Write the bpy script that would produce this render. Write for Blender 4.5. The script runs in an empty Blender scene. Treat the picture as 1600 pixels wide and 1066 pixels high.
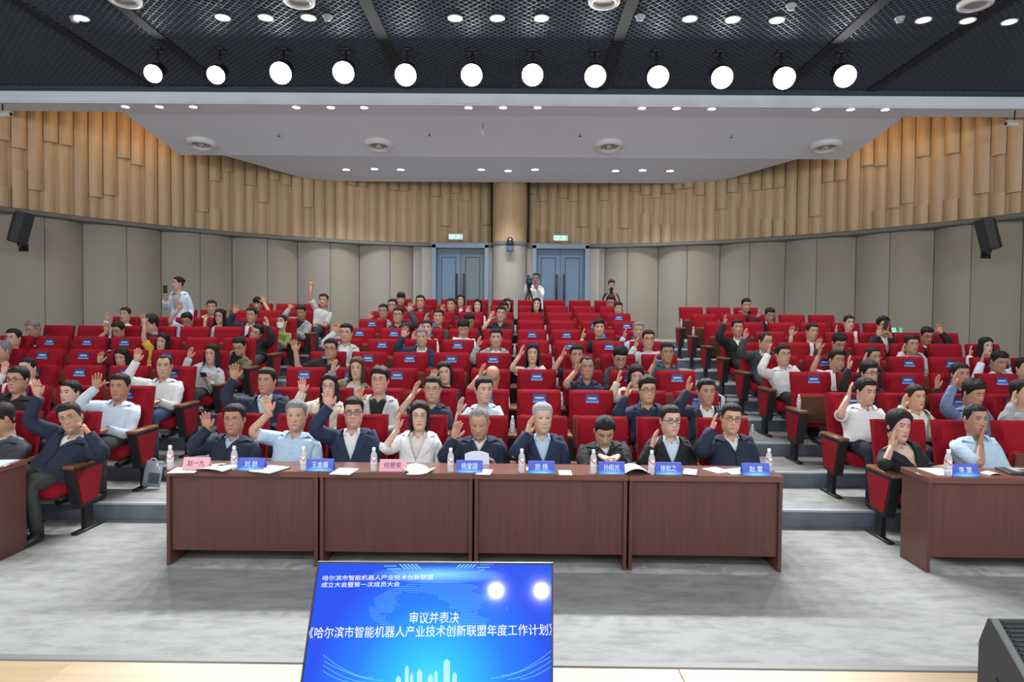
import bpy, math, random
import numpy as np
random.seed(7); np.random.seed(7)
SC = bpy.context.scene
COL = SC.collection
# ------------------------------------------------------------------ camera
CAM_H = 1.92; FPX = 1050.0
PITCH = math.radians(1.53); YAW = math.radians(0.44); ROLL = math.radians(0.5)
fw = np.array([-math.sin(YAW) * math.cos(PITCH), math.cos(YAW) * math.cos(PITCH), -math.sin(PITCH)])
r0 = np.cross(fw, [0, 0, 1.0]); r0 /= np.linalg.norm(r0)
u0 = np.cross(r0, fw)
RT = r0 * math.cos(ROLL) + u0 * math.sin(ROLL)
UP = -r0 * math.sin(ROLL) + u0 * math.cos(ROLL)
CPOS = np.array([0, 0, CAM_H])
from mathutils import Matrix, Vector
cd = bpy.data.cameras.new('camera'); cam = bpy.data.objects.new('camera', cd); COL.objects.link(cam)
cam.matrix_world = Matrix(((RT[0], UP[0], -fw[0], CPOS[0]), (RT[1], UP[1], -fw[1], CPOS[1]), (RT[2], UP[2], -fw[2], CPOS[2]), (0, 0, 0, 1)))
cd.sensor_width = 36.0; cd.lens = 36.0 * FPX / 1600.0; cd.clip_start = 0.05; cd.clip_end = 100
SC.camera = cam
# ------------------------------------------------------------------ view, world
vs = SC.view_settings
vs.view_transform = 'Standard'; vs.look = 'None'; vs.gamma = 1.0; vs.use_curve_mapping = False
vs.exposure = 0.36
wd = bpy.data.worlds.new('world'); SC.world = wd; wd.use_nodes = True
bg = wd.node_tree.nodes['Background']
bg.inputs[0].default_value = (0.96, 0.98, 1.0, 1); bg.inputs[1].default_value = 1.05
SC.cycles.max_bounces = 6; SC.cycles.diffuse_bounces = 3; SC.cycles.glossy_bounces = 2
SC.cycles.transparent_max_bounces = 8; SC.cycles.transmission_bounces = 4

def aim(o, target):
    d = Vector(target) - Vector(o.location)
    o.rotation_euler = d.to_track_quat('-Z', 'Y').to_euler()
def area(name, loc, size, power, target=None, color=(1, 1, 1), sizey=None, spread=None):
    l = bpy.data.lights.new(name, 'AREA'); l.energy = power; l.color = color
    l.shape = 'RECTANGLE' if sizey else 'DISK'; l.size = size
    if sizey: l.size_y = sizey
    if spread: l.spread = spread
    o = bpy.data.objects.new(name, l); COL.objects.link(o); o.location = loc
    if target is not None: aim(o, target)
    return o
def spot(name, loc, target, power, angle=60, blend=0.6, radius=0.1, color=(.95, .975, 1)):
    l = bpy.data.lights.new(name, 'SPOT'); l.energy = power; l.color = color
    l.spot_size = math.radians(angle); l.spot_blend = blend; l.shadow_soft_size = radius
    o = bpy.data.objects.new(name, l); COL.objects.link(o); o.location = loc; aim(o, target)
    return o
# stage lamps behind the photographer, plus unseen fill lights added for the audience
for x in (-0.79, -0.19): area('stage_lamp', (x, -3.0, 4.27), 0.075, 40, (0, 8, 0.8), (.97, .98, 1))
for x in (-6.5, -3.6, 3.6, 6.5): area('front_fill', (x, -1.5, 5.6), 1.2, 110, (x * .7, 9, 2.2), (.95, .975, 1))  # unseen broad fill lights, added to brighten the audience from the front
area('top_fill', (0, 1.0, 6.0), 6.0, 10, (0, 1.2, 0), (.95, .975, 1), sizey=1.5)  # unseen overhead fill, added above the stage

# ------------------------------------------------------------------ photo geometry helpers
def ray(px, py):
    d = RT * (px - 800.0) / FPX + UP * (533.0 - py) / FPX + fw
    return d
def at(px, py, Y):
    d = ray(px, py); return CPOS + d * (Y / d[1])
def onz(px, py, z):
    d = ray(px, py); return CPOS + d * ((z - CAM_H) / d[2])
ROW1 = 6.35; DROW = 0.9525; RISE = 0.154; PITCHX = 0.566
def yrow(r): return ROW1 + DROW * (r - 1)
def zrow(r): return RISE * (r - 1)
# ------------------------------------------------------------------ scene tree helpers
def prop(o, label=None, cat=None, group=None, kind=None):
    if label: o['label'] = label
    if cat: o['category'] = cat
    if group: o['group'] = group
    if kind: o['kind'] = kind
    return o
def thing(name, label, cat, loc=(0, 0, 0), rz=0.0, group=None, rx=0.0):
    o = bpy.data.objects.new(name, None); COL.objects.link(o)
    o.location = loc; o.rotation_euler = (rx, 0, rz); o.empty_display_size = .1
    return prop(o, label, cat, group)
def link(name, me, parent=None, loc=None, rot=None):
    o = bpy.data.objects.new(name, me); COL.objects.link(o)
    if parent is not None: o.parent = parent
    if loc is not None: o.location = loc
    if rot is not None: o.rotation_euler = rot
    return o
ORD = ['zeroth', 'first', 'second', 'third', 'fourth', 'fifth', 'sixth', 'seventh', 'eighth', 'ninth', 'tenth', 'eleventh', 'twelfth', 'thirteenth', 'fourteenth', 'fifteenth']

class MB:
    """collects shapes into one mesh"""
    def __init__(s): s.v = []; s.f = []; s.m = []; s.c = []; s.n = 0; s.usecol = False
    def add(s, V, F, mat=0, col=None):
        V = np.asarray(V, float).reshape(-1, 3)
        if isinstance(F, np.ndarray): F = F.tolist()
        n = s.n
        s.v.append(V); s.f.extend([[i + n for i in f] for f in F]); s.m.extend([mat] * len(F))
        if col is None: col = (1, 1, 1)
        else: s.usecol = True
        c = np.asarray(col, float)
        s.c.append(np.tile(c, (len(V), 1)) if c.ndim == 1 else c)
        s.n += len(V); return s
    def grid(s, P, close=False, mat=0, col=None, capa=False, capb=False):
        r, c = P.shape[:2]
        i = np.arange(r - 1)[:, None]; j = np.arange(c if close else c - 1)[None, :]
        a = i * c + j; b = i * c + (j + 1) % c; d = (i + 1) * c + j; e = (i + 1) * c + (j + 1) % c
        F = np.stack([a, b, e, d], -1).reshape(-1, 4).tolist()
        if capa: F.append(list(range(c))[::-1])
        if capb: F.append([(r - 1) * c + k for k in range(c)])
        return s.add(P.reshape(-1, 3), F, mat, None if col is None else np.asarray(col).reshape(-1, 3) if np.asarray(col).ndim > 1 else col)
    def box(s, c, d, mat=0, b=0.0, R=None, taper=None):
        hx, hy, hz = d[0] / 2, d[1] / 2, d[2] / 2
        b = min(b, hx * .9, hy * .9, hz * .9)
        if b <= 0:
            V = np.array([[x, y, z] for z in (-hz, hz) for y in (-hy, hy) for x in (-hx, hx)])
            F = [[0, 2, 3, 1], [4, 5, 7, 6], [0, 1, 5, 4], [2, 6, 7, 3], [0, 4, 6, 2], [1, 3, 7, 5]]
        else:
            V = []; idx = {}
            for sx in (-1, 1):
                for sy in (-1, 1):
                    for sz in (-1, 1):
                        for ax in range(3):
                            h = [hx - b, hy - b, hz - b]; h[ax] += b
                            idx[(sx, sy, sz, ax)] = len(V); V.append([sx * h[0], sy * h[1], sz * h[2]])
            V = np.array(V); F = []
            S = (-1, 1)
            def orient(f):
                p = V[f]; n = np.cross(p[1] - p[0], p[2] - p[0])
                return f if np.dot(n, p.mean(0)) > 0 else f[::-1]
            for sx in S: F.append(orient([idx[(sx, a, c2, 0)] for a, c2 in ((-1, -1), (1, -1), (1, 1), (-1, 1))]))
            for sy in S: F.append(orient([idx[(a, sy, c2, 1)] for a, c2 in ((-1, -1), (1, -1), (1, 1), (-1, 1))]))
            for sz in S: F.append(orient([idx[(a, c2, sz, 2)] for a, c2 in ((-1, -1), (1, -1), (1, 1), (-1, 1))]))
            for p in S:
                for q in S:
                    F.append(orient([idx[(-1, p, q, 1)], idx[(1, p, q, 1)], idx[(1, p, q, 2)], idx[(-1, p, q, 2)]]))
                    F.append(orient([idx[(p, -1, q, 0)], idx[(p, 1, q, 0)], idx[(p, 1, q, 2)], idx[(p, -1, q, 2)]]))
                    F.append(orient([idx[(p, q, -1, 0)], idx[(p, q, 1, 0)], idx[(p, q, 1, 1)], idx[(p, q, -1, 1)]]))
                    for t in S: F.append(orient([idx[(p, q, t, 0)], idx[(p, q, t, 1)], idx[(p, q, t, 2)]]))
        if taper is not None:
            k = (V[:, 2] / hz + 1) / 2
            V[:, 0] *= (taper[0] + (1 - taper[0]) * k); V[:, 1] *= (taper[1] + (1 - taper[1]) * k)
        if R is not None: V = V @ np.asarray(R).T
        return s.add(V + np.asarray(c, float), F, mat)
    def tube(s, path, rad, sides=8, mat=0, col=None, cap=True, hint=(0, 0, 1), sq=1.0):
        path = np.asarray(path, float); n = len(path)
        rad = np.asarray(rad, float)
        if rad.ndim == 0: rad = np.full(n, float(rad))
        if rad.ndim == 1: rad = np.stack([rad, rad * sq], 1)
        T = np.gradient(path, axis=0); T /= np.linalg.norm(T, axis=1)[:, None] + 1e-12
        N = np.zeros_like(path); h = np.asarray(hint, float)
        x = h - T[0] * h.dot(T[0])
        if np.linalg.norm(x) < 1e-3: h = np.array([1., .2, 0]); x = h - T[0] * h.dot(T[0])
        for k in range(n):
            x = x - T[k] * x.dot(T[k]); x /= np.linalg.norm(x) + 1e-12; N[k] = x
        B = np.cross(T, N)
        a = np.linspace(0, 2 * math.pi, sides, endpoint=False)
        P = path[:, None, :] + N[:, None, :] * (np.cos(a)[None, :] * rad[:, :1])[..., None] + B[:, None, :] * (np.sin(a)[None, :] * rad[:, 1:])[..., None]
        return s.grid(P, True, mat, col, cap, cap)
    def lathe(s, prof, sides=16, c=(0, 0, 0), mat=0, R=None, cap=True, col=None):
        prof = np.asarray(prof, float); a = np.linspace(0, 2 * math.pi, sides, endpoint=False)
        P = np.stack([prof[:, :1] * np.cos(a), prof[:, :1] * np.sin(a), np.repeat(prof[:, 1:], sides, 1)], -1)
        if R is not None: P = P @ np.asarray(R).T
        P = P + np.asarray(c, float)
        return s.grid(P, True, mat, col, cap, cap)
    def ball(s, c, r, sides=10, rows=7, mat=0, col=None, R=None):
        r = np.asarray(r, float) * np.ones(3)
        t = np.linspace(-math.pi / 2 + .05, math.pi / 2 - .05, rows); a = np.linspace(0, 2 * math.pi, sides, endpoint=False)
        P = np.stack([np.cos(t)[:, None] * np.cos(a), np.cos(t)[:, None] * np.sin(a), np.repeat(np.sin(t)[:, None], sides, 1)], -1) * r
        if R is not None: P = P @ np.asarray(R).T
        return s.grid(P + np.asarray(c, float), True, mat, col, True, True)
    def prism(s, poly, depth, M, mat=0):
        """poly: (n,2) outline in local xy, extruded along local z by depth; M: 4x4"""
        poly = np.asarray(poly, float); n = len(poly)
        V = np.concatenate([np.c_[poly, np.zeros(n)], np.c_[poly, np.full(n, depth)]])
        M = np.asarray(M, float); V = V @ M[:3, :3].T + M[:3, 3]
        F = [list(range(n))[::-1], [n + k for k in range(n)]] + [[k, (k + 1) % n, n + (k + 1) % n, n + k] for k in range(n)]
        return s.add(V, F, mat)
    def mesh(s, name, mats, smooth=True, sharp=None):
        V = np.concatenate(s.v); me = bpy.data.meshes.new(name)
        nf = len(s.f); lens = np.fromiter((len(f) for f in s.f), np.int32, nf)
        loops = np.fromiter((i for f in s.f for i in f), np.int32, int(lens.sum()))
        me.vertices.add(len(V)); me.vertices.foreach_set('co', V.astype(np.float32).ravel())
        me.loops.add(len(loops)); me.loops.foreach_set('vertex_index', loops)
        me.polygons.add(nf); st = np.zeros(nf, np.int32); st[1:] = np.cumsum(lens)[:-1]
        me.polygons.foreach_set('loop_start', st); me.polygons.foreach_set('loop_total', lens)
        me.polygons.foreach_set('material_index', np.array(s.m, np.int32))
        me.polygons.foreach_set('use_smooth', np.full(nf, bool(smooth)))
        for m in (mats if isinstance(mats, (list, tuple)) else [mats]): me.materials.append(m)
        me.update(calc_edges=True)
        if s.usecol:
            ca = me.color_attributes.new('Tint', 'FLOAT_COLOR', 'POINT')
            C = np.concatenate(s.c); C = np.c_[C, np.ones(len(C))]
            ca.data.foreach_set('color', C.astype(np.float32).ravel())
        if smooth and sharp is not None: me.set_sharp_from_angle(angle=math.radians(sharp))
        return me
    def build(s, name, mats, parent=None, smooth=True, sharp=None, loc=None, rot=None):
        return link(name, s.mesh(name, mats, smooth, sharp), parent, loc, rot)
def rotz(a): c, s_ = math.cos(a), math.sin(a); return np.array([[c, -s_, 0], [s_, c, 0], [0, 0, 1.]])
def rotx(a): c, s_ = math.cos(a), math.sin(a); return np.array([[1., 0, 0], [0, c, -s_], [0, s_, c]])
def roty(a): c, s_ = math.cos(a), math.sin(a); return np.array([[c, 0, s_], [0, 1., 0], [-s_, 0, c]])
def unit(v): v = np.asarray(v, float); return v / (np.linalg.norm(v) + 1e-12)
# ------------------------------------------------------------------ materials
def nodes(m): return m.node_tree.nodes, m.node_tree.links
def mat(name, color, rough=0.6, metal=0.0, bump=None, var=0.0, vscale=20.0, emit=None, trans=0.0, spec=0.5, sheen=0.0, alpha=1.0, stretch=(1, 1, 1), coat=0.0):
    m = bpy.data.materials.new(name); m.use_nodes = True
    N, L = nodes(m); p = N['Principled BSDF']
    p.inputs['Base Color'].default_value = (*color, 1); p.inputs['Roughness'].default_value = rough
    p.inputs['Metallic'].default_value = metal; p.inputs['Specular IOR Level'].default_value = spec
    if sheen: p.inputs['Sheen Weight'].default_value = sheen
    if coat: p.inputs['Coat Weight'].default_value = coat; p.inputs['Coat Roughness'].default_value = .15
    if trans: p.inputs['Transmission Weight'].default_value = trans
    if alpha < 1: p.inputs['Alpha'].default_value = alpha
    if emit:
        p.inputs['Emission Color'].default_value = (*emit[0], 1); p.inputs['Emission Strength'].default_value = emit[1]
    if bump or var:
        tc = N.new('ShaderNodeTexCoord'); mp = N.new('ShaderNodeMapping'); mp.inputs['Scale'].default_value = stretch
        L.new(tc.outputs['Object'], mp.inputs['Vector'])
        if var:
            nz = N.new('ShaderNodeTexNoise'); nz.inputs['Scale'].default_value = vscale; nz.inputs['Detail'].default_value = 4
            L.new(mp.outputs[0], nz.inputs['Vector'])
            mx = N.new('ShaderNodeMix'); mx.data_type = 'RGBA'
            mx.inputs[6].default_value = (*[max(0, c * (1 - var)) for c in color], 1); mx.inputs[7].default_value = (*[min(1, c * (1 + var)) for c in color], 1)
            L.new(nz.outputs['Fac'], mx.inputs[0]); L.new(mx.outputs[2], p.inputs['Base Color'])
        if bump:
            nb = N.new('ShaderNodeTexNoise'); nb.inputs['Scale'].default_value = bump[0]; nb.inputs['Detail'].default_value = 3
            L.new(mp.outputs[0], nb.inputs['Vector'])
            b = N.new('ShaderNodeBump'); b.inputs['Strength'].default_value = bump[1]; b.inputs['Distance'].default_value = bump[2] if len(bump) > 2 else .01
            L.new(nb.outputs['Fac'], b.inputs['Height']); L.new(b.outputs[0], p.inputs['Normal'])
    return m
def emis(name, color, strength):
    m = bpy.data.materials.new(name); m.use_nodes = True; N, L = nodes(m)
    N.remove(N['Principled BSDF']); e = N.new('ShaderNodeEmission')
    e.inputs[0].default_value = (*color, 1); e.inputs[1].default_value = strength
    L.new(e.outputs[0], N['Material Output'].inputs[0]); return m
def wood(name, c1, c2, rough=0.45, scale=6.0, stretch=(8, 8, .6), rnd=0.12, spec=.5):
    m = bpy.data.materials.new(name); m.use_nodes = True; N, L = nodes(m); p = N['Principled BSDF']
    p.inputs['Roughness'].default_value = rough; p.inputs['Specular IOR Level'].default_value = spec
    tc = N.new('ShaderNodeTexCoord'); mp = N.new('ShaderNodeMapping'); mp.inputs['Scale'].default_value = stretch
    oi = N.new('ShaderNodeObjectInfo')
    L.new(tc.outputs['Object'], mp.inputs['Vector'])
    cm = N.new('ShaderNodeCombineXYZ'); ml = N.new('ShaderNodeMath'); ml.operation = 'MULTIPLY'; ml.inputs[1].default_value = 37.0
    L.new(oi.outputs['Random'], ml.inputs[0]); L.new(ml.outputs[0], cm.inputs[2]); L.new(cm.outputs[0], mp.inputs['Location'])
    nz = N.new('ShaderNodeTexNoise'); nz.inputs['Scale'].default_value = scale; nz.inputs['Detail'].default_value = 5; nz.inputs['Distortion'].default_value = .4
    L.new(mp.outputs[0], nz.inputs['Vector'])
    cr = N.new('ShaderNodeValToRGB'); cr.color_ramp.elements[0].position = .32; cr.color_ramp.elements[1].position = .7
    cr.color_ramp.elements[0].color = (*c1, 1); cr.color_ramp.elements[1].color = (*c2, 1)
    L.new(nz.outputs['Fac'], cr.inputs[0])
    hs = N.new('ShaderNodeHueSaturation'); L.new(cr.outputs[0], hs.inputs['Color'])
    mr = N.new('ShaderNodeMapRange'); mr.inputs[3].default_value = 1 - rnd; mr.inputs[4].default_value = 1 + rnd
    L.new(oi.outputs['Random'], mr.inputs[0]); L.new(mr.outputs[0], hs.inputs['Value'])
    L.new(hs.outputs[0], p.inputs['Base Color'])
    return m
# ================================================================== ROOM
X0 = -0.25; YC = 7.5; RW = 11.35
M_wood = wood('pale_oak', (.50, .345, .195), (.575, .42, .255), .42, 5.0, (7, 7, .5), .07)
M_woodbig = wood('pale_oak_veneer', (.47, .31, .165), (.54, .38, .22), .5, 3.0, (6, 6, .4), .0)
M_fabA = mat('warm_lit_fabric', (.33, .298, .232), .9, bump=(300, .12, .002), var=.05, vscale=60)  # warmer tone paints the light on facets turned one way
M_fabB = mat('cool_lit_fabric', (.335, .308, .262), .9, bump=(300, .12, .002), var=.05, vscale=60)  # cooler copy of the same cloth, painted light on facets turned the other way
M_trim = mat('grey_trim_metal', (.17, .17, .16), .5)
M_darkgap = mat('dark_recess', (.03, .028, .025), .9)
M_white = mat('white_plaster', (.83, .88, .98), .75, bump=(8, .03, .01))
M_white2 = mat('grey_white_plaster', (.72, .76, .87), .75)
M_black = mat('haze_lifted_black', (.045, .068, .095), .75)  # black lifted to slate blue, painting lamp glare haze into the ceiling
M_joint = mat('dark_joint', (.010, .014, .019), .8)
M_grille = mat('dark_grille_metal', (.11, .135, .17), .5, .3)  # metal tone lifted too, with the glare haze put into the colour
M_black_metal = mat('black_metal', (.014, .014, .015), .45, spec=.4)
M_black_plastic = mat('black_plastic', (.015, .016, .018), .5)
M_lamp = emis('lamp_glow', (1, .97, .92), 18.0)
M_spot = emis('spot_glow', (1, .99, .97), 60.0)
M_whitepl = mat('white_plastic', (.75, .75, .74), .4)
M_greypl = mat('grey_plastic', (.35, .36, .38), .45)

def pol(th, r, z=0): return np.array([X0 + r * math.sin(th), YC + r * math.cos(th), z])
D2R = math.pi / 180
BAND = 4.02
# ---- floor: front carpet and one platform per row
def carpet_mat():
    m = bpy.data.materials.new('grey_marbled_carpet'); m.use_nodes = True; N, L = nodes(m); p = N['Principled BSDF']
    p.inputs['Roughness'].default_value = .95; p.inputs['Specular IOR Level'].default_value = .1
    g = N.new('ShaderNodeNewGeometry'); mp = N.new('ShaderNodeMapping'); mp.inputs['Scale'].default_value = (1.0, 2.6, 1)
    mp.inputs['Rotation'].default_value = (0, 0, .25)
    L.new(g.outputs['Position'], mp.inputs['Vector'])
    n1 = N.new('ShaderNodeTexNoise'); n1.inputs['Scale'].default_value = 3.4; n1.inputs['Detail'].default_value = 9; n1.inputs['Roughness'].default_value = .72; n1.inputs['Distortion'].default_value = .12
    n2 = N.new('ShaderNodeTexNoise'); n2.inputs['Scale'].default_value = .5; n2.inputs['Detail'].default_value = 3
    L.new(mp.outputs[0], n1.inputs['Vector']); L.new(mp.outputs[0], n2.inputs['Vector'])
    cr = N.new('ShaderNodeValToRGB'); e = cr.color_ramp.elements
    e[0].position = .30; e[0].color = (.24, .241, .238, 1); e[1].position = .56; e[1].color = (.38, .379, .37, 1)
    L.new(n1.outputs['Fac'], cr.inputs[0])
    mx = N.new('ShaderNodeMix'); mx.data_type = 'RGBA'; mx.blend_type = 'MULTIPLY'; mx.inputs[0].default_value = .25
    L.new(cr.outputs[0], mx.inputs[6]); L.new(n2.outputs['Fac'], mx.inputs[7]); 
    gm = N.new('ShaderNodeBrightContrast'); gm.inputs[1].default_value = .02
    L.new(mx.outputs[2], gm.inputs[0]); L.new(gm.outputs[0], p.inputs['Base Color'])
    n3 = N.new('ShaderNodeTexNoise'); n3.inputs['Scale'].default_value = 260
    b = N.new('ShaderNodeBump'); b.inputs['Strength'].default_value = .25; b.inputs['Distance'].default_value = .004
    L.new(g.outputs['Position'], n3.inputs['Vector']); L.new(n3.outputs['Fac'], b.inputs['Height']); L.new(b.outputs[0], p.inputs['Normal'])
    return m
M_carpet = carpet_mat()
M_riser = mat('blue_grey_riser_carpet', (.17, .20, .245), .95, var=.3, vscale=9, spec=.1)
M_nosing = mat('pale_stair_nosing', (.42, .45, .49), .5)
floor = MB().box((X0, 4.6, -.06), (24, 11.5, .12)).build('floor', M_carpet, None, False); prop(floor, kind='structure')
STEP0 = 6.39
for n in range(1, 11):
    y = STEP0 + DROW * (n - 1); zt = RISE * n
    half = math.sqrt(max(.1, RW ** 2 - (y - YC) ** 2)) + .3
    half2 = min(half, 11.2)
    m = MB()
    depth = DROW if n < 10 else 4.6
    m.box((X0, y + depth / 2, zt / 2 - .03), (2 * half2, depth, zt + .06 - .0), 0)
    st = m.build('floor_platform', [M_carpet], floor, False)
    rs = MB().box((X0, y - .004, zt - RISE / 2 - .008), (2 * half2, .012, RISE - .022), 0).build('riser', M_riser, floor, False)
    ns = MB().box((X0, y + .012, zt - .004), (2 * half2, .05, .024), 0, .004).build('stair_nosing', M_nosing, floor, False)

# ---- lower wall of folded fabric panels, upper wall of oak planks
wall = thing('wall_back', None, None); wall['kind'] = 'structure'; del_keys = None
m = MB()   # curved backing
th = np.linspace(-100 * D2R, 100 * D2R, 101)
P = np.stack([np.stack([pol(t, RW + .25, z) for t in th]) for z in (-.1, BAND + .02, 7.4)])
m.grid(P, mat=0); m.build('wall_shell', M_darkgap, wall, True)
def door_gap(t0, t1):
    c = (t0 + t1) / 2
    return -12.6 * D2R < c < 12.6 * D2R
def panel(t0, r0_, t1, r1_, z0, z1, mtl):
    n = 6; pts = []
    for k in range(n + 1):
        s = k / n; t = t0 + (t1 - t0) * s
        r = r0_ + (r1_ - r0_) * s - .085 * math.sin(math.pi * s)
        e = .018 if k in (0, n) else 0
        pts.append((t, r + e))
    F = np.stack([np.stack([pol(t, r, z) for t, r in pts]) for z in (z0, z0 + .01, z1 - .012, z1)])
    F[0] += 0; 
    inner = np.stack([np.stack([pol(t, r + .10, z) for t, r in pts]) for z in (z0, z1)])
    mm = MB(); mm.grid(F[:, ::-1]); 
    mm.grid(np.stack([F[-1][::-1], inner[1][::-1]])); mm.grid(np.stack([inner[0][::-1], F[0][::-1]]))
    for j in (0, -1):
        mm.add([F[0][j], F[-1][j], inner[1][j], inner[0][j]], [[0, 1, 2, 3] if j == 0 else [3, 2, 1, 0]])
    return mm.build('fabric_panel', mtl, wall, True, 30)
for side in (-1, 1):
    for k in range(10):
        a = (12.7 + 8.05 * k)
        if a > 92: break
        for h in (0, 1):
            t0, t1 = (a + 4.02 * h) * D2R, (a + 4.02 * (h + 1)) * D2R
            ra, rb = (RW - .02, RW - .25) if h == 0 else (RW - .25, RW - .02)
            g = .0006
            zb = 0.0
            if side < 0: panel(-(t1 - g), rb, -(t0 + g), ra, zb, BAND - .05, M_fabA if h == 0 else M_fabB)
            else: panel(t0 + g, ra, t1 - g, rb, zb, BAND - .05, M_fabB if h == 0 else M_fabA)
# ---- grey ledge between panels and planks
m = MB()
th = np.linspace(-95 * D2R, 95 * D2R, 140)
prof = [(RW + .2, BAND - .045), (RW - .38, BAND - .045), (RW - .40, BAND - .03), (RW - .40, BAND + .03), (RW - .3, BAND + .06), (RW + .2, BAND + .06)]
P = np.stack([np.stack([pol(t, r, z) for r, z in prof]) for t in th]); m.grid(P)
lg = m.build('ledge', M_trim, wall, False)
# ---- oak planks
rg = random.Random(3)
CW = 1.43 * D2R
def plank(t0, t1, off, z0, z1):  # convex oak stave
    n = 7; rr = RW - .09 - off
    cs = [(t0 + (t1 - t0) * k / n, rr - .062 * math.sin(math.pi * k / n) ** .8) for k in range(n + 1)]
    fr = [np.stack([pol(t, r, z) for t, r in cs]) for z in (z0, z1)]
    bk = [np.stack([pol(t, RW + .12, z) for t, r in cs]) for z in (z0, z1)]
    mm = MB(); mm.grid(np.stack([fr[0][::-1], fr[1][::-1]]))
    mm.grid(np.stack([bk[0][::-1], fr[0][::-1]])); mm.grid(np.stack([fr[1][::-1], bk[1][::-1]]))
    mm.add([fr[0][0], fr[1][0], bk[1][0], bk[0][0]], [[0, 1, 2, 3]]); mm.add([fr[0][-1], bk[0][-1], bk[1][-1], fr[1][-1]], [[0, 1, 2, 3]])
    return mm.build('oak_plank', M_wood, wall, True, 28)
TOPW = 7.25
mb_ = MB(); th = np.linspace(-80 * D2R, 80 * D2R, 161); mb_.grid(np.stack([np.stack([pol(t, RW - .115, z) for t in th])[::-1] for z in (BAND + .04, TOPW)])); mb_.build('oak_backing', M_woodbig, wall)
for k in range(-50, 51):
    if k == 0: continue
    t = (k - (.5 if k > 0 else -.5)) * CW + (1 if k > 0 else -1) * 1.15 * D2R
    t0, t1 = t - CW * .468, t + CW * .468
    z0, z1 = BAND + .05, TOPW
    kind = rg.random()
    zb = BAND + rg.choice([.48, .52, .55, .6, .85])
    zt = BAND + rg.choice([1.25, 1.35, 1.45, 1.5])
    if kind < .32: plank(t0, t1, .0, z0, zb); plank(t0, t1, .09, zb, z1)
    elif kind < .60: plank(t0, t1, .0, z0, zt); plank(t0, t1, .095, zt, z1)
    elif kind < .72: plank(t0, t1, .045, z0, z1)
    elif kind < .88: plank(t0, t1, .09, z0, zb); plank(t0, t1, .0, zb, zt); plank(t0, t1, .09, zt, z1)
    else: plank(t0, t1, .085, z0, z1)
# ---- round pillar between the doors
PX, PY = at(796, 400, 17.75)[0], 18.15
pil = thing('pillar', None, None, (PX, PY, 0)); pil['kind'] = 'structure'
MB().lathe([(.455, BAND + .04), (.455, TOPW)], 40).build('oak_veneer', M_woodbig, pil, True, 40)
M_pilgrey = mat('grey_pillar_paint', (.36, .335, .30), .7, bump=(30, .05))
MB().lathe([(.475, 1.2), (.475, BAND - .03)], 40).build('painted_shaft', M_pilgrey, pil, True, 40)
MB().lathe([(.46, BAND - .05), (.50, BAND - .04), (.51, BAND), (.50, BAND + .05), (.45, BAND + .06)], 40).build('collar', M_trim, pil, True, 40)
for s_ in (-1, 1): MB().box((s_ * .50, .25, (BAND + TOPW) / 2), (.05, .1, TOPW - BAND)).build('side_gap', M_darkgap, pil, False)
# ---- doors
M_door = mat('steel_blue_door', (.115, .185, .275), .5, bump=(40, .03))
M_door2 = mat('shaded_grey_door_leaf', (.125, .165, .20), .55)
M_doorfr = mat('blue_grey_door_frame', (.19, .25, .32), .5)
M_line = mat('dark_groove', (.02, .03, .05), .8)
def door(name, pxa, pxb, Yd, leaves):
    a = at(pxa, 430, Yd); b = at(pxb, 430, Yd); ang = math.atan2(b[1] - a[1], b[0] - a[0])
    w = b[0] - a[0]; z0 = RISE * 10; h = BAND - .10 - z0
    o = thing(name, None, None, ((a[0] + b[0]) / 2, Yd, z0)); o['kind'] = 'structure'
    fr = MB()
    for sx in (-1, 1): fr.box((sx * (w / 2 + .06), -.02, h / 2 + .04), (.12, .22, h + .08), 0, .01)
    fr.box((0, -.02, h + .045), (w + .24, .22, .13), 0, .01); fr.build('door_frame', M_doorfr, o, False)
    sd = MB()
    sd.box((-w / 2 - .26, .12, h / 2), (.3, .04, h)); sd.box((w / 2 + .26, .12, h / 2), (.3, .04, h)); sd.build('door_surround', M_pilgrey, o, False)
    for i, mt in enumerate(leaves):
        lw = w / 2 - .006; cx = (-1 if i == 0 else 1) * (w / 4)
        lf = MB().box((cx, .06, h / 2 - .01), (lw, .05, h - .03), 0, .004).build('door_leaf', mt, o, False)
        g = MB(); iw, ih = lw - .26, h - .5
        for sx in (-1, 1): g.box((cx + sx * iw / 2, .032, h / 2 - .0), (.014, .01, ih))
        for sz in (-1, 1): g.box((cx, .032, h / 2 + sz * ih / 2), (iw, .01, .014))
        g.build('panel_groove', M_line, lf, False)
        hd = MB(); hx = cx + (1 if i == 0 else -1) * (lw / 2 - .09)
        hd.tube([(hx, -.03, h / 2 - .55), (hx, -.03, h / 2 + .5)], .022, 8); hd.box((hx, .0, h / 2 - .45), (.02, .08, .02)); hd.box((hx, .0, h / 2 + .4), (.02, .08, .02))
        hd.box((hx, .03, h / 2 - .75), (.17, .01, .62))
        hd.build('door_handle', M_black_metal if i == 0 or leaves[1] is M_door2 else M_line, lf)
    return o
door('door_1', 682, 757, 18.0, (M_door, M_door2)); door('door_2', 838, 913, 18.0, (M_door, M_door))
hd = MB().box((X0, 18.36, 2.8), (5.2, .06, 2.6)).build('wall_between_doors', M_pilgrey, wall, False)

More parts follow.
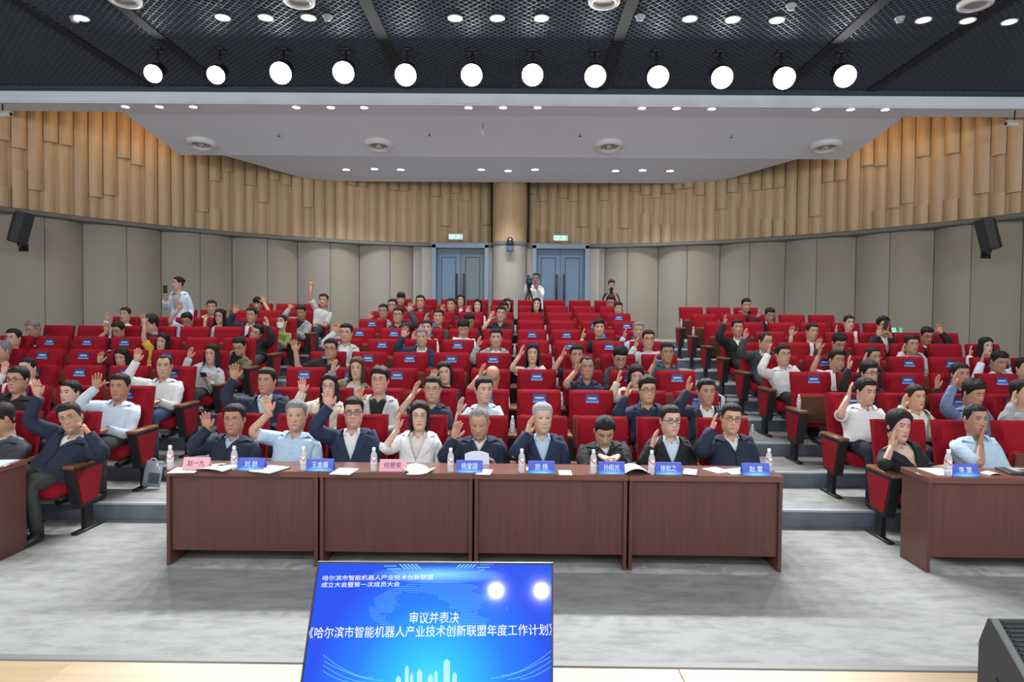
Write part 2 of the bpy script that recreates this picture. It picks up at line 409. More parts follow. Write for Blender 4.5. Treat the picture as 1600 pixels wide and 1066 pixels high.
# ---- ceiling
ceil = thing('ceiling', None, None); ceil['kind'] = 'structure'
HD = 6.13
MB().box((0, 9, 7.45), (26, 30, .1)).build('upper_slab', M_black, ceil, False)
MB().box((0, 6.0, 6.62), (22.4, 12.5, .05)).build('plenum_board', M_black, ceil, False)
m = MB(); sp = .12; ya, yb = 5.6, 12.16; xw = 10.6
for sgn in (-1, 1):
    c = -xw - 8
    while c < xw + 8:
        x0, x1 = c, c + sgn * (yb - ya)
        p0 = np.array([x0, ya]); p1 = np.array([x1, yb])
        ok = True
        t0, t1 = 0.0, 1.0
        for lim, sg in ((xw, 1), (-xw, -1)):
            d0, d1 = sg * (p0[0] - lim), sg * (p1[0] - lim)
            if d0 > 0 and d1 > 0: ok = False
            elif d0 > 0: t0 = max(t0, d0 / (d0 - d1))
            elif d1 > 0: t1 = min(t1, d0 / (d0 - d1))
        if ok and t1 > t0:
            q0, q1 = p0 + (p1 - p0) * t0, p0 + (p1 - p0) * t1
            mid = (q0 + q1) / 2; ln = np.linalg.norm(q1 - q0)
            m.box((mid[0], mid[1], HD + .03), (.006, ln, .05), 0, 0, rotz(-math.atan2(q1[0] - q0[0], q1[1] - q0[1])))
        c += sp
g = m.build('ceiling_grille', M_grille, ceil, False); g['kind'] = 'stuff'
for px in (40, 190, 575, 985, 1370, 1560):
    x = onz(px, 10, HD)[0]
    MB().box((x, (ya + yb) / 2, HD + .01), (.16, yb - ya, .05)).build('ceiling_joint', M_joint, ceil, False)
YB = 12.2
MB().box((0, YB + .02, 5.95), (23, .06, .19), 0, .01).build('beam_face', M_white, ceil, False)
MB().box((0, YB + .27, 5.865), (23, .5, .05), 0).build('beam_soffit', M_white, ceil, False)
MB().box((0, YB + .02, 6.35), (23, .06, .62)).build('beam_upstand', M_black, ceil, False)
# sloping white cloud
def slab(name, pts, thick, mt):
    P = np.array(pts, float); Q = P + np.array([0, 0, thick]); n = len(P)
    mm = MB(); mm.add(np.concatenate([P, Q]), [list(range(n)), [n + k for k in range(n)][::-1]] + [[(k + 1) % n, k, n + k, n + (k + 1) % n] for k in range(n)])
    return mm.build(name, mt, ceil, False)
YS0, YS1, YS2 = YB + .45, 14.95, 17.4
slab('sloping_ceiling_panel', [(X0 + .08 - 7.35, YS0, 5.88), (X0 + .08 - 7.35, YS1, 5.585), (X0 + .12 + 7.35, YS1, 5.585), (X0 + .12 + 7.35, YS0, 5.88)], .09, M_white)
slab('rear_ceiling_panel', [(onz(352, 246, 5.6)[0], YS1 - .05, 5.60), tuple(onz(490, 283, 5.6)), tuple(onz(1112, 287, 5.6)), (onz(1248, 249, 5.6)[0], YS1 - .05, 5.60)], .12, M_white2)
# cove light strips on top of the clouds
M_cove = emis('warm_cove_strip', (1, .62, .28), 1.5)
for s_ in (-1, 1):
    MB().box((X0 + s_ * 7.15, 13.8, 6.02), (.05, 2.4, .04)).build('cove_strip', M_cove, ceil, False)
    cv = area('cove_lamp', (X0 + s_ * 7.6, 13.9, 6.1), 2.4, 9, (X0 + s_ * 9.2, 14.6, 6.3), (1, .6, .28), sizey=.1)

# ---- far structure behind the stage is out of view; the stage itself
M_stage = wood('stage_laminate', (.42, .29, .155), (.50, .36, .21), .4, 3.0, (.5, 8, 8), .05)
stg = thing('floor_stage', None, None, (0, 0, 0)); stg['kind'] = 'structure'
SH = .45; SY = 2.87
M_stageedge = mat('stage_front', (.3, .3, .29), .6)
MB().box((0, SY / 2 - 1.6, SH / 2 - .02), (22, SY + 3.2 - .03, SH - .045)).build('stage_base', M_stageedge, stg, False)
for j in range(0, 12):
    yb_ = SY - .035 - .19 * (j + 1)
    off = (j * .43) % 1.3
    xs = np.arange(-3.2 + off - 1.3, 3.4, 1.3)
    for x in xs:
        if -3.9 < x < 3.3: MB().box((x + .65, yb_ + .095, SH - .01), (1.297, .187, .02), 0, .0015).build('floor_plank', M_stage, stg, False)
MB().box((0, SY - .005, SH - .012), (22, .05, .03), 0, .004).build('stage_edge_strip', M_trim, stg, False)

# ---- downlights, spots, diffusers and other ceiling fittings
def downlight(px, py, z, r, label, group, power, tilt=0):
    p = onz(px, py, z)
    o = thing('downlight', label, 'light', (p[0], p[1], z), 0, group)
    MB().lathe([(r * 1.25, .0), (r * 1.22, -.012), (r, -.008), (r * .95, .01)], 20).build('trim_ring', M_whitepl, o)
    MB().lathe([(.001, -.004), (r * .94, -.004)], 20, cap=False).build('glowing_lens', M_lamp, o)
    spot('downlight_beam', (p[0], p[1], z - .03), (p[0], p[1], 0), power, 120, .8, r)
    return o
A = [(127, 28), (348, 27), (415, 27), (482, 27), (711, 28), (777, 28), (846, 28), (1078, 29), (1145, 30), (1214, 31), (1443, 31), (1512, 32), (1577, 34)]
for i, (px, py) in enumerate(A): downlight(px, py, HD - .02, .085, f'lit recessed downlight in the dark mesh ceiling, {ORD[i + 1]} from the left', 'downlights in the dark mesh ceiling', 55)
B = [(196, 166.5), (249, 166.6), (302, 166.7), (463, 167.5), (517, 167.8), (569, 168), (732, 168), (786, 168), (840, 168), (1003, 169), (1057, 169.3), (1112, 170), (1275, 170.5), (1329, 171), (1383, 171.3)]
for i, (px, py) in enumerate(B): downlight(px, py, 5.838, .07, f'thin lit downlight under the white ceiling edge, {ORD[i + 1]} from the left', 'downlights under the white beam', 85)
C = [(541, 265), (585, 264), (626, 265), (752, 265), (794, 267), (836, 265), (962, 267), (1004, 266), (1047, 267)]
for i, (px, py) in enumerate(C): downlight(px, py, 5.598, .085, f'round lit downlight in the rear grey ceiling, {ORD[i + 1]} from the left', 'downlights in the rear ceiling', 130)
S = [(240, 115), (338, 117), (439, 114), (537, 113), (634, 117), (737, 117), (832, 117), (930, 119), (1028, 120), (1128, 121), (1225, 122), (1320, 119)]
for i, (px, py) in enumerate(S):
    p = at(px, py, 10.4); big = .165 if i not in (0, 1) else .135
    o = thing('stage_spotlight', f'blazing round stage spotlight under the dark mesh ceiling, {ORD[i + 1]} from the left', 'spotlight', tuple(p), 0, 'row of stage spotlights')
    tgt = np.array([p[0] * .75, 1.2, 0.4]); d = unit(tgt - p); q = Vector(d).to_track_quat('-Z', 'Y').to_matrix(); Q = np.array(q)
    MB().lathe([(big * .75, .30), (big * .9, .27), (big * 1.0, .05), (big * 1.08, .0), (big * 1.08, -.03), (big * .98, -.03), (big * .95, 0)], 20, R=Q).build('lamp_can', M_black_metal, o, True, 40)
    MB().lathe([(.001, -.012), (big * .96, -.012)], 20, R=Q, cap=False).build('glowing_lens', M_spot, o)
    y = MB(); y.tube([(0, .12, .02), (0, .12, HD - p[2] + .05)], .018, 8); y.box((0, .12, HD - p[2]), (.16, .16, .05), 0, .01); y.build('yoke', M_black_metal, o)
    spot('stage_spot_beam', tuple(p + d * .06), tuple(tgt), 420, 75, .5, .09)
def onslope(px, py):
    d = ray(px, py); k = -.295 / (YS1 - YS0)
    t = (5.88 - k * YS0 - CAM_H) / (d[2] - k * d[1]); return CPOS + d * t
def diffuser(px, py, z, label, tiltx=0):
    p = onslope(px, py); z = p[2]; o = thing('air_diffuser', label, 'air vent', (p[0], p[1], z - .005), 0, 'round ceiling air diffusers', rx=tiltx)
    MB().lathe([(.31, .02), (.305, -.05), (.26, -.10), (.21, -.085), (.175, .02)], 32).build('rim', M_whitepl, o)
    MB().lathe([(.001, .03), (.2, .03)], 24, cap=False).build('dark_core', M_darkgap, o)
    MB().lathe([(.001, -.075), (.05, -.07), (.065, .02)], 16, cap=False).build('hub', M_whitepl, o)
    for k in range(10):
        a = k * math.pi / 5
        MB().box((.12 * math.cos(a), .12 * math.sin(a), -.035), (.14, .035, .006), 0, 0, rotz(a) @ rotx(.7)).build('vane', M_greypl, o, False)
for (px, lab) in ((315, 'leftmost'), (592, 'second from left'), (952, 'third from left'), (1290, 'rightmost')):
    py = {315: 222, 592: 224, 952: 225, 1290: 226}[px]
    diffuser(px, py, 0, f'round swirl air diffuser in the sloping white ceiling, {lab}', -.13)
for (px, py, lab) in ((195, -3, 'leftmost'), (467, -2, 'second from left'), (944, -1, 'third from left'), (1524, 3, 'rightmost')):
    p = onz(px, py, HD - .03); o = thing('ceiling_ring', f'round pale vent ring cut by the photo top in dark mesh ceiling, {lab}', 'air vent', tuple(p), 0, 'vent rings in the dark ceiling')
    MB().lathe([(.21, .0), (.20, -.05), (.15, -.06), (.12, -.02)], 28).build('rim', M_whitepl, o); MB().lathe([(.001, -.03), (.14, -.035)], 20, cap=False).build('vent_core', M_greypl, o)
for (px, py, lab) in ((117, 31, 'beside the leftmost downlight'), (512, 28, 'left of centre'), (1000, 28, 'right of centre'), (1406, 31, 'at the right'), (1236, 11, 'small and high near the right')):
    p = onz(px, py, HD - .03); o = thing('smoke_detector', f'small round grey smoke detector on the dark mesh ceiling {lab}', 'smoke detector', tuple(p), 0, 'smoke detectors')
    MB().lathe([(.05, .03), (.055, .0), (.045, -.03), (.02, -.04)], 16).build('sensor_dome', M_greypl, o); MB().lathe([(.07, .03), (.07, .015)], 16).build('mounting_plate', M_greypl, o)
# small microphone hanging from the white ceiling
p = at(754, 207, 13.2); o = thing('hanging_microphone', 'thin white microphone hanging on a cord from the white ceiling', 'microphone', tuple(p))
MB().tube([(0, 0, -.06), (0, 0, .06)], .012, 8).build('capsule', M_whitepl, o); MB().tube([(0, 0, .06), (0.01, 0, .46)], .005, 6).build('cord', M_black_metal, o)
for i, (px, py) in enumerate(((436, 209), (671, 208), (906, 209), (1143, 211))):
    p = onslope(px, py); o = thing('sprinkler', f'tiny metal sprinkler head in the sloping white ceiling, {ORD[i + 1]} from the left', 'sprinkler', tuple(p), 0, 'sprinkler heads')
    MB().tube([(0, 0, .02), (0, 0, -.05)], .014, 8).build('stem', M_greypl, o); MB().lathe([(.03, -.05), (.03, -.056)], 12).build('deflector', M_black_metal, o)

# ---- wall loudspeakers
M_grill = mat('black_speaker_grille', (.022, .022, .024), .6, bump=(400, .4, .003))
def wall_speaker(px, py, Y, yaw, tilt, label, s):
    p = at(px, py, Y); o = thing('wall_loudspeaker', label, 'loudspeaker', tuple(p)); 
    R = rotz(yaw) @ rotx(tilt)
    MB().prism([(-.11, -.0), (.11, -.0), (.16, -.17), (.10, -.28), (-.10, -.28), (-.16, -.17)], .56, np.r_[np.c_[R, R @ np.array([0, 0, -.28])], [[0, 0, 0, 1]]]).build('cabinet', M_black_plastic, o, False)
    MB().box(R @ np.array([0, -.285, 0]), (.21, .02, .53), 0, .005, R).build('grille', M_grill, o, False)
    br = MB(); b0 = R @ np.array([0, -.1, -.30]); br.box(b0, (.2, .05, .06), 0, .01, R); br.tube([b0, b0 + np.array([-s * .12, .16, -.03]), b0 + np.array([-s * .2, .35, -.03])], .022, 8)
    br.box(b0 + np.array([-s * .2, .37, -.03]), (.16, .05, .14)); br.build('bracket', M_black_metal, o, True, 30)
wall_speaker(47, 360, 12.55, -.75, -.22, 'black loudspeaker tilted down on a bracket, left curved wall', 1)
wall_speaker(1529, 370, 12.4, .75, -.22, 'black loudspeaker tilted down on a bracket, right curved wall', -1)
# ---- bullet cameras
def bullet(px, py, Y, s, label):
    p = at(px, py, Y); o = thing('security_camera', label, 'camera', tuple(p))
    MB().tube([(-.13 * s, -.02, .0), (.09 * s, .02, -.0)], .045, 12).build('housing', M_whitepl, o, True, 40)
    MB().box((-.02 * s, 0, .05), (.24, .10, .012), 0, .004).build('sun_shield', M_whitepl, o)
    MB().tube([(-.135 * s, -.02, 0), (-.14 * s, -.02, 0)], .035, 12).build('lens', M_black_plastic, o)
    MB().tube([(.03 * s, .0, .05), (.06 * s, .02, .36)], .012, 6).build('mount_arm', M_black_metal, o)
bullet(7, 179, 12.3, -1, 'white bullet security camera by the left edge, against oak planks'); bullet(1582, 194, 12.3, 1, 'white bullet security camera by the right edge, against oak planks')
# ---- exit signs
M_sign = emis('exit_sign_glow', (.62, .86, .80), .95); M_signgreen = emis('exit_sign_green', (.1, .75, .45), .9)
def exit_sign(px, py, Y, w, h, label):
    p = at(px, py, Y); o = thing('exit_sign', label, 'exit sign', tuple(p))
    MB().box((0, .025, 0), (w, .05, h), 0, .006).build('sign_box', M_whitepl, o, False)
    MB().box((0, -.004, 0), (w - .03, .008, h - .03)).build('lit_panel', M_sign, o, False)
    g = MB()      # running figure, arrow
    g.ball((.0, -.012, h * .25), (.016, .004, .016), 8, 5)
    for a, b in (((.0, .2), (.0, -.05)), ((0, .15), (-.05, .0)), ((0, .15), (.05, .08)), ((0, -.05), (-.05, -.3)), ((0, -.05), (.05, -.2)), ((.05, -.2), (.07, -.33))):
        g.tube([(a[0], -.012, a[1] * h), (b[0], -.012, b[1] * h)], .009, 5)
    g.box((-.12, -.012, 0), (.07, .004, .02)); g.box((.13, -.012, .0), (.025, .004, .1)); g.box((.16, -.012, .0), (.012, .004, .1)); g.build('running_figure', M_signgreen, o, False)
exit_sign(712, 370, 17.85, .38, .15, 'lit green and white exit sign above the left doors'); exit_sign(876, 372, 17.85, .38, .15, 'lit green and white exit sign above the right doors')
exit_sign(1396, 516, 13.6, .11, .10, 'small lit green exit sign low on the right wall')
# ---- dome camera on the pillar
p = at(797, 378, 17.55); o = thing('dome_camera', 'dark dome video camera on a blue shelf on the round pillar', 'camera', tuple(p))
M_blueplate = mat('blue_plate', (.06, .10, .22), .5)
MB().box((0, .0, -.07), (.22, .2, .03), 0, .006).build('shelf', M_black_plastic, o, False); MB().box((0, -.02, -.17), (.16, .12, .14), 0, .01).build('cable_box', M_blueplate, o, False)
MB().lathe([(.09, -.055), (.10, -.02), (.08, .02)], 18).build('base', M_black_plastic, o); MB().ball((0, 0, .05), .075, 16, 10).build('head', M_black_plastic, o)
MB().tube([(0, -.06, .05), (0, -.085, .05)], .035, 12).build('lens', M_greypl, o)
# ================================================================== AUDITORIUM CHAIRS
M_red = mat('crimson_upholstery', (.28, .0075, .018), .85, bump=(220, .25, .003), var=.12, vscale=9, spec=.15)
M_redpanel = mat('crimson_side_pad', (.26, .007, .016), .8, bump=(220, .2, .003), spec=.2)
M_seatwood = wood('walnut_shell', (.095, .035, .020), (.16, .062, .034), .4, 5, (1, 8, 8), .06)
M_armwood = wood('brown_armrest_wood', (.16, .065, .03), (.24, .10, .045), .35, 5, (8, 1, 8), .08)
def sticker_mat():
    m = bpy.data.materials.new('blue_name_sticker'); m.use_nodes = True; N, L = nodes(m); p = N['Principled BSDF']
    p.inputs['Roughness'].default_value = .45
    tc = N.new('ShaderNodeTexCoord'); sp = N.new('ShaderNodeSeparateXYZ'); L.new(tc.outputs['Generated'], sp.inputs[0])
    cr = N.new('ShaderNodeValToRGB'); e = cr.color_ramp.elements
    e[0].position = .0; e[0].color = (.16, .48, .85, 1); e[1].position = .34; e[1].color = (.010, .045, .30, 1)
    a = e.new(.16); a.color = (.04, .22, .62, 1); b = e.new(1.0); b.color = (.006, .014, .10, 1)
    L.new(sp.outputs['Z'], cr.inputs[0])
    # a blurred white line of writing, too small to read in the photograph
    oi = N.new('ShaderNodeObjectInfo')
    mp = N.new('ShaderNodeCombineXYZ'); ml = N.new('ShaderNodeMath'); ml.operation = 'MULTIPLY_ADD'; ml.inputs[1].default_value = 34; 
    m3 = N.new('ShaderNodeMath'); m3.operation = 'MULTIPLY'; m3.inputs[1].default_value = 91; L.new(oi.outputs['Random'], m3.inputs[0])
    L.new(sp.outputs['X'], ml.inputs[0]); L.new(m3.outputs[0], ml.inputs[2]); L.new(ml.outputs[0], mp.inputs[0])
    mz = N.new('ShaderNodeMath'); mz.operation = 'MULTIPLY'; mz.inputs[1].default_value = 26; L.new(sp.outputs['Z'], mz.inputs[0]); L.new(mz.outputs[0], mp.inputs[2])
    nz = N.new('ShaderNodeTexNoise'); nz.inputs['Scale'].default_value = 1; nz.inputs['Detail'].default_value = 0; L.new(mp.outputs[0], nz.inputs['Vector'])
    gt = N.new('ShaderNodeMath'); gt.operation = 'GREATER_THAN'; gt.inputs[1].default_value = .46; L.new(nz.outputs['Fac'], gt.inputs[0])
    def band(sock, c, w):
        s1 = N.new('ShaderNodeMath'); s1.operation = 'SUBTRACT'; s1.inputs[1].default_value = c; L.new(sock, s1.inputs[0])
        s2 = N.new('ShaderNodeMath'); s2.operation = 'ABSOLUTE'; L.new(s1.outputs[0], s2.inputs[0])
        s3 = N.new('ShaderNodeMath'); s3.operation = 'LESS_THAN'; s3.inputs[1].default_value = w; L.new(s2.outputs[0], s3.inputs[0]); return s3.outputs[0]
    bz = band(sp.outputs['Z'], .52, .10); bx = band(sp.outputs['X'], .5, .33)
    q = N.new('ShaderNodeMath'); q.operation = 'MULTIPLY'; L.new(bz, q.inputs[0]); L.new(bx, q.inputs[1])
    q2 = N.new('ShaderNodeMath'); q2.operation = 'MULTIPLY'; L.new(q.outputs[0], q2.inputs[0]); L.new(gt.outputs[0], q2.inputs[1])
    mx = N.new('ShaderNodeMix'); mx.data_type = 'RGBA'; L.new(q2.outputs[0], mx.inputs[0]); L.new(cr.outputs[0], mx.inputs[6]); mx.inputs[7].default_value = (.8, .86, .95, 1)
    L.new(mx.outputs[2], p.inputs['Base Color']); return m
M_sticker = sticker_mat()
# shared meshes; local origin: floor under the top of the backrest, the chair faces -Y
def backrest_mesh():
    m = MB(); W = .238; z0, z1 = .40, 1.05
    nx, nz = 15, 19
    xs = np.linspace(-W, W, nx); zs = np.linspace(z0, z1, nz)
    def lean(z): return -.155 + .155 * ((z - z0) / (z1 - z0)) ** .9
    def dep(x, z):
        u = abs(x) / W; h = (z - z0) / (z1 - z0)
        d = .055
        edge = .52 + .20 * max(0, (u - .48) / .52)           # head pad with slanting lower corners
        if h > edge: d += .034 * min(1, (h - edge) / .035)
        else: d += .006 - .010 * math.sin(math.pi * min(1, u))
        for c in (.30,):
            d -= .007 * math.exp(-((h - c) / .02) ** 2) * (u < .8)
        r = .035                                              # rounded rim
        e = min((W - abs(x)), (z1 - z), (z - z0) + .02)
        if e < r: d -= .05 * (1 - math.sqrt(max(0, 1 - ((r - e) / r) ** 2)))
        return d
    F = np.array([[[x * (1 - (.04 if z > z1 - .01 else 0)), lean(z) - dep(x, z) - .0, z] for x in xs] for z in zs])
    B = np.array([[[x, lean(z) + .035, z - (.012 if k == nz - 1 else 0)] for x in xs] for k, z in enumerate(zs)])
    m.grid(F); m.grid(B[:, ::-1])
    m.grid(np.stack([F[-1], B[-1]])); m.grid(np.stack([B[0], F[0]]))
    m.grid(np.stack([B[:, 0], F[:, 0]], 0).transpose(1, 0, 2)); m.grid(np.stack([F[:, -1], B[:, -1]], 0).transpose(1, 0, 2))
    return m.mesh('backrest', M_red, True, 50)
ME_back = backrest_mesh()
ME_shellback = MB().box((0, .035 - .08, .72), (.47, .02, .60), 0, .006, rotx(-.23)).mesh('back_shell', M_seatwood, True, 30)
ME_cush = MB().box((0, -.38, .42), (.45, .46, .12), 0, .035, rotx(.05)).mesh('seat_cushion', M_red, True, 60)
ME_cush_up = MB().box((0, -.215, .63), (.45, .10, .34), 0, .03, rotx(.10)).mesh('seat_cushion', M_red, True, 60)
ME_shell_up = MB().box((0, -.272, .615), (.44, .018, .33), 0, .006, rotx(.10)).mesh('seat_shell', M_seatwood, True, 30)
def stand_meshes(side):
    """side=+1: pad faces +X"""
    pr = [(-.53, .60), (-.09, .60), (-.18, .26), (-.43, .23)]
    M = np.array([[0, 0, 1, -.042], [1, 0, 0, 0], [0, 1, 0, 0], [0, 0, 0, 1.]])
    a = MB().prism(pr, .084, M).mesh('side_panel', M_black_plastic, False)
    c = np.mean(pr, 0); q = [(c[0] + (y - c[0]) * .84, c[1] + (z - c[1]) * .84) for y, z in pr]
    mm = MB()
    for s in (-1, 1):
        M2 = M.copy(); M2[0, 3] = .038 if s > 0 else -.050
        mm.prism(q, .012, M2)
    b = mm.mesh('side_pad', M_redpanel, False)
    ar = MB().box((0, -.32, .617), (.098, .46, .034), 0, .010).mesh('armrest', M_armwood, True, 40)
    lg = MB().box((0, -.28, .14), (.05, .11, .28), 0, .006).mesh('leg', M_black_metal, True, 40)
    ft = MB().box((0, -.27, .012), (.065, .40, .024), 0, .008).mesh('foot', M_black_metal, True, 40)
    return [('side_panel', a), ('side_pad', b), ('armrest', ar), ('leg', lg), ('foot', ft)]
ME_stand = stand_meshes(1)
ME_stk = MB().box((0, 0, 0), (.140, .004, .092)).mesh('name_sticker', M_sticker, False)
BLOCKS = {'C': [(-4.57 + k) for k in range(9)], 'L': [(-7.42 - k) for k in range(7)], 'R': [(6.34 + k) for k in range(7)]}
BNAME = {'C': 'centre block', 'L': 'left block', 'R': 'right block'}
LROWS = {1: 3, 2: 4, 3: 5, 4: 6, 5: 7, 6: 7, 7: 6, 8: 5, 9: 3}
RROWS = {1: 3, 2: 4, 3: 5, 4: 7, 5: 7, 6: 7, 7: 6, 8: 5, 9: 3}
OCC = {}          # (block,row,k) -> True, filled by the people list below
def has_sticker(b, r, k):
    if b == 'C': return 2 <= r <= 7 and not (r == 7 and k in (3, 5, 6)) or (r == 8 and k == 8)
    if b == 'L': return (2 <= r <= 5) and not (r >= 4 and k == 0) and not (r == 5 and k < 3)
    return 2 <= r <= 4
def chair(b, r, k, n):
    X = BLOCKS[b][k] * PITCHX; occ = (b, r, k) in OCC
    stk = has_sticker(b, r, k)
    end = 'left' if b == 'C' else 'the aisle'
    pos = f'{ORD[k + 1]} from {end}'
    lab = f'{"occupied" if occ else "empty"} red chair{" with blue sticker" if stk and not occ else ""}, {ORD[r]} row of {BNAME[b]}, {pos}'
    o = thing('auditorium_chair', lab, 'chair', (X, yrow(r), zrow(r)), 0, f'red chairs in the {BNAME[b]}')
    bk = link('backrest', ME_back, o); link('back_shell', ME_shellback, o)
    if occ: link('seat_cushion', ME_cush, o)
    else: link('seat_cushion', ME_cush_up, o); link('seat_shell', ME_shell_up, o)
    hx = PITCHX / 2
    sides = [hx]
    if (b == 'C' and k == 0) or (b == 'R' and k == 0) or (b == 'L' and k == n - 1): sides.append(-hx)
    if b == 'R': sides = [hx] if k else [hx, -hx]
    for s in sides:
        pn = None
        for nm, me in ME_stand:
            if nm in ('side_pad', 'armrest'): link(nm, me, pn)
            elif nm == 'foot': link(nm, me, lg)
            else:
                q = link(nm, me, o, (s, 0, 0))
                if nm == 'leg': lg = q
                else: pn = q
    if stk:
        link('name_sticker', ME_stk, bk, (0.0, -.118, .965), (-.19, 0, 0))
    return o
def all_chairs():
    for r in range(1, 11):
        for k in range(9): chair('C', r, k, 9)
    for r, n in LROWS.items():
        for k in range(n): chair('L', r, k, n)
    for r, n in RROWS.items():
        for k in range(n): chair('R', r, k, n)

# ================================================================== TABLES
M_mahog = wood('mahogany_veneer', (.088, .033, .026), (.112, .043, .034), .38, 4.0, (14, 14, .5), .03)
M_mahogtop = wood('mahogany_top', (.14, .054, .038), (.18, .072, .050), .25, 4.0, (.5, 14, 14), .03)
def table(x0, x1, yf, label, dep=.36):
    o = thing('conference_table', label, 'table', ((x0 + x1) / 2, yf + dep / 2, 0), 0, 'mahogany meeting tables'); w = x1 - x0
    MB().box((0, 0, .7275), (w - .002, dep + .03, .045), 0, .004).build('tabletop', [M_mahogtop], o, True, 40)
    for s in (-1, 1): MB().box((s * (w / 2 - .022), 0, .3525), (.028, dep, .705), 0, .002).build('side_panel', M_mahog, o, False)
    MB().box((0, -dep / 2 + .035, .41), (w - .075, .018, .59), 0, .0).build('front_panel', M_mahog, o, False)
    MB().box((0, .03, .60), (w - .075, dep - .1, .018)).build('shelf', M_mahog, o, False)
    return o
YT = 5.19
XT = [at(px, 757, YT)[0] for px in (258, 498, 740, 982, 1225)]
TL = ['leftmost mahogany table of the front row, under the pink and blue name cards', 'second mahogany table from the left in the front row, behind the screen left half', 'third mahogany table from the left in the front row, behind the screen right half', 'rightmost mahogany table of the centre front row, with visible end leg']
for i in range(4): table(XT[i], XT[i + 1], YT, TL[i])
XR = 3.2
table(XR, XR + 1.25, 5.22, 'mahogany table at the right edge with water bottle and blue name card', .36)
table(-4.07 - 1.25, -4.07, 5.13, 'mahogany table cut by the left edge, papers lying on it', .40)

# ================================================================== THINGS ON THE TABLES
M_pink = mat('pink_card', (.78, .38, .47), .7)
M_paper = mat('white_paper', (.80, .80, .82), .75)
M_paper2 = mat('lilac_white_paper', (.66, .66, .76), .75)
M_paperb = mat('pale_blue_paper', (.50, .62, .72), .7)
M_inkdark = mat('dark_ink', (.03, .012, .02), .7); M_inkwhite = mat('white_print', (.88, .9, .95), .6)
def card_mat():
    m = bpy.data.materials.new('blue_gradient_card'); m.use_nodes = True; N, L = nodes(m); p = N['Principled BSDF']; p.inputs['Roughness'].default_value = .5
    tc = N.new('ShaderNodeTexCoord'); sp = N.new('ShaderNodeSeparateXYZ'); L.new(tc.outputs['Generated'], sp.inputs[0])
    # pale arc along the lower edge
    sx = N.new('ShaderNodeMath'); sx.operation = 'SUBTRACT'; sx.inputs[1].default_value = .5; L.new(sp.outputs['X'], sx.inputs[0])
    s2 = N.new('ShaderNodeMath'); s2.operation = 'MULTIPLY'; L.new(sx.outputs[0], s2.inputs[0]); L.new(sx.outputs[0], s2.inputs[1])
    s3 = N.new('ShaderNodeMath'); s3.operation = 'MULTIPLY_ADD'; s3.inputs[1].default_value = 1.1; L.new(s2.outputs[0], s3.inputs[0]); L.new(sp.outputs['Z'], s3.inputs[2])
    cr = N.new('ShaderNodeValToRGB'); e = cr.color_ramp.elements
    e[0].position = .0; e[0].color = (.42, .80, .95, 1); e[1].position = .46; e[1].color = (.025, .09, .56, 1)
    e.new(.18).color = (.09, .42, .85, 1); e.new(1.0).color = (.06, .10, .55, 1)
    L.new(s3.outputs[0], cr.inputs[0]); L.new(cr.outputs[0], p.inputs['Base Color']); return m
M_card = card_mat()
def text_mesh(s, size, width=None, extrude=0.0, offset=0.0):
    """outline of a line of writing as mesh in local xy, centred; returns (V, F)"""
    cu = bpy.data.curves.new('writing', 'FONT'); cu.body = s; cu.size = size; cu.align_x = 'CENTER'; cu.align_y = 'CENTER'; cu.resolution_u = 2; cu.offset = offset
    o = bpy.data.objects.new('writing', cu); COL.objects.link(o)
    dg = bpy.context.evaluated_depsgraph_get(); me = bpy.data.meshes.new_from_object(o.evaluated_get(dg))
    V = np.array([v.co[:] for v in me.vertices]); F = [list(p.vertices) for p in me.polygons]
    bpy.data.objects.remove(o); bpy.data.curves.remove(cu); bpy.data.meshes.remove(me)
    c = (V.max(0) + V.min(0)) / 2; V = V - c
    if width: 
        k = width / (V[:, 0].max() - V[:, 0].min()); V = V * np.array([k, 1, 1])
    return V, F
def namecard(px, py, text, mtl, ink, label, w=.207, Y=None, tw=None, rz=0.0):
    h = .095; d = .07; p = at(px, py, Y or YT + .03); z = .75
    o = thing('name_card', label, 'name card', (p[0], p[1], z), rz, 'standing paper name cards')
    tlt = math.atan2(d / 2, h)
    m = MB(); R = rotx(-tlt); m.box(R @ np.array([0, 0, h / 2]), (w, .002, h), 0, 0, R)
    m.build('front_face', mtl, o, False)
    R2 = rotx(tlt); MB().box(np.array([0, d, 0]) + R2 @ np.array([0, 0, h / 2]), (w, .002, h), 0, 0, R2).build('back_face', mtl, o, False)
    V, F = text_mesh(text, .05, tw)
    V3 = np.c_[V[:, 0], np.full(len(V), -.0022), V[:, 1] + h * .52] @ R.T
    MB().add(V3, F).build('written_name', ink, o, False)
    return o
namecard(305, 740, '赵一九', M_pink, M_inkdark, 'pink name card with dark characters at the far left of the tables', tw=.135)
namecard(391, 742, '刘 劲', M_card, M_inkwhite, 'blue name card with two spaced characters, second from left on the tables', w=.212, tw=.10)
namecard(499, 743, '王金福', M_card, M_inkwhite, 'blue name card straddling the first table joint', w=.212, tw=.125)
namecard(613, 744, '何景荣', M_pink, M_inkdark, 'pink name card in front of the woman in white blazer', tw=.135)
namecard(733, 744.5, '杨爱国', M_card, M_inkwhite, 'blue name card in front of the man reading papers', w=.207, tw=.125)
namecard(846, 746, '舒 杨', M_card, M_inkwhite, 'blue name card with two spaced characters before the grey-haired man', w=.207, tw=.10)
namecard(956, 747, '孙昭光', M_card, M_inkwhite, 'blue name card in front of the man looking down at his phone', w=.207, tw=.125)
namecard(1045, 748, '徐松之', M_card, M_inkwhite, 'blue name card in front of the man in black blazer with glasses', w=.207, tw=.125)
namecard(1182, 748, '赵 雷', M_card, M_inkwhite, 'blue name card at the right end of the centre tables', w=.214, tw=.10)
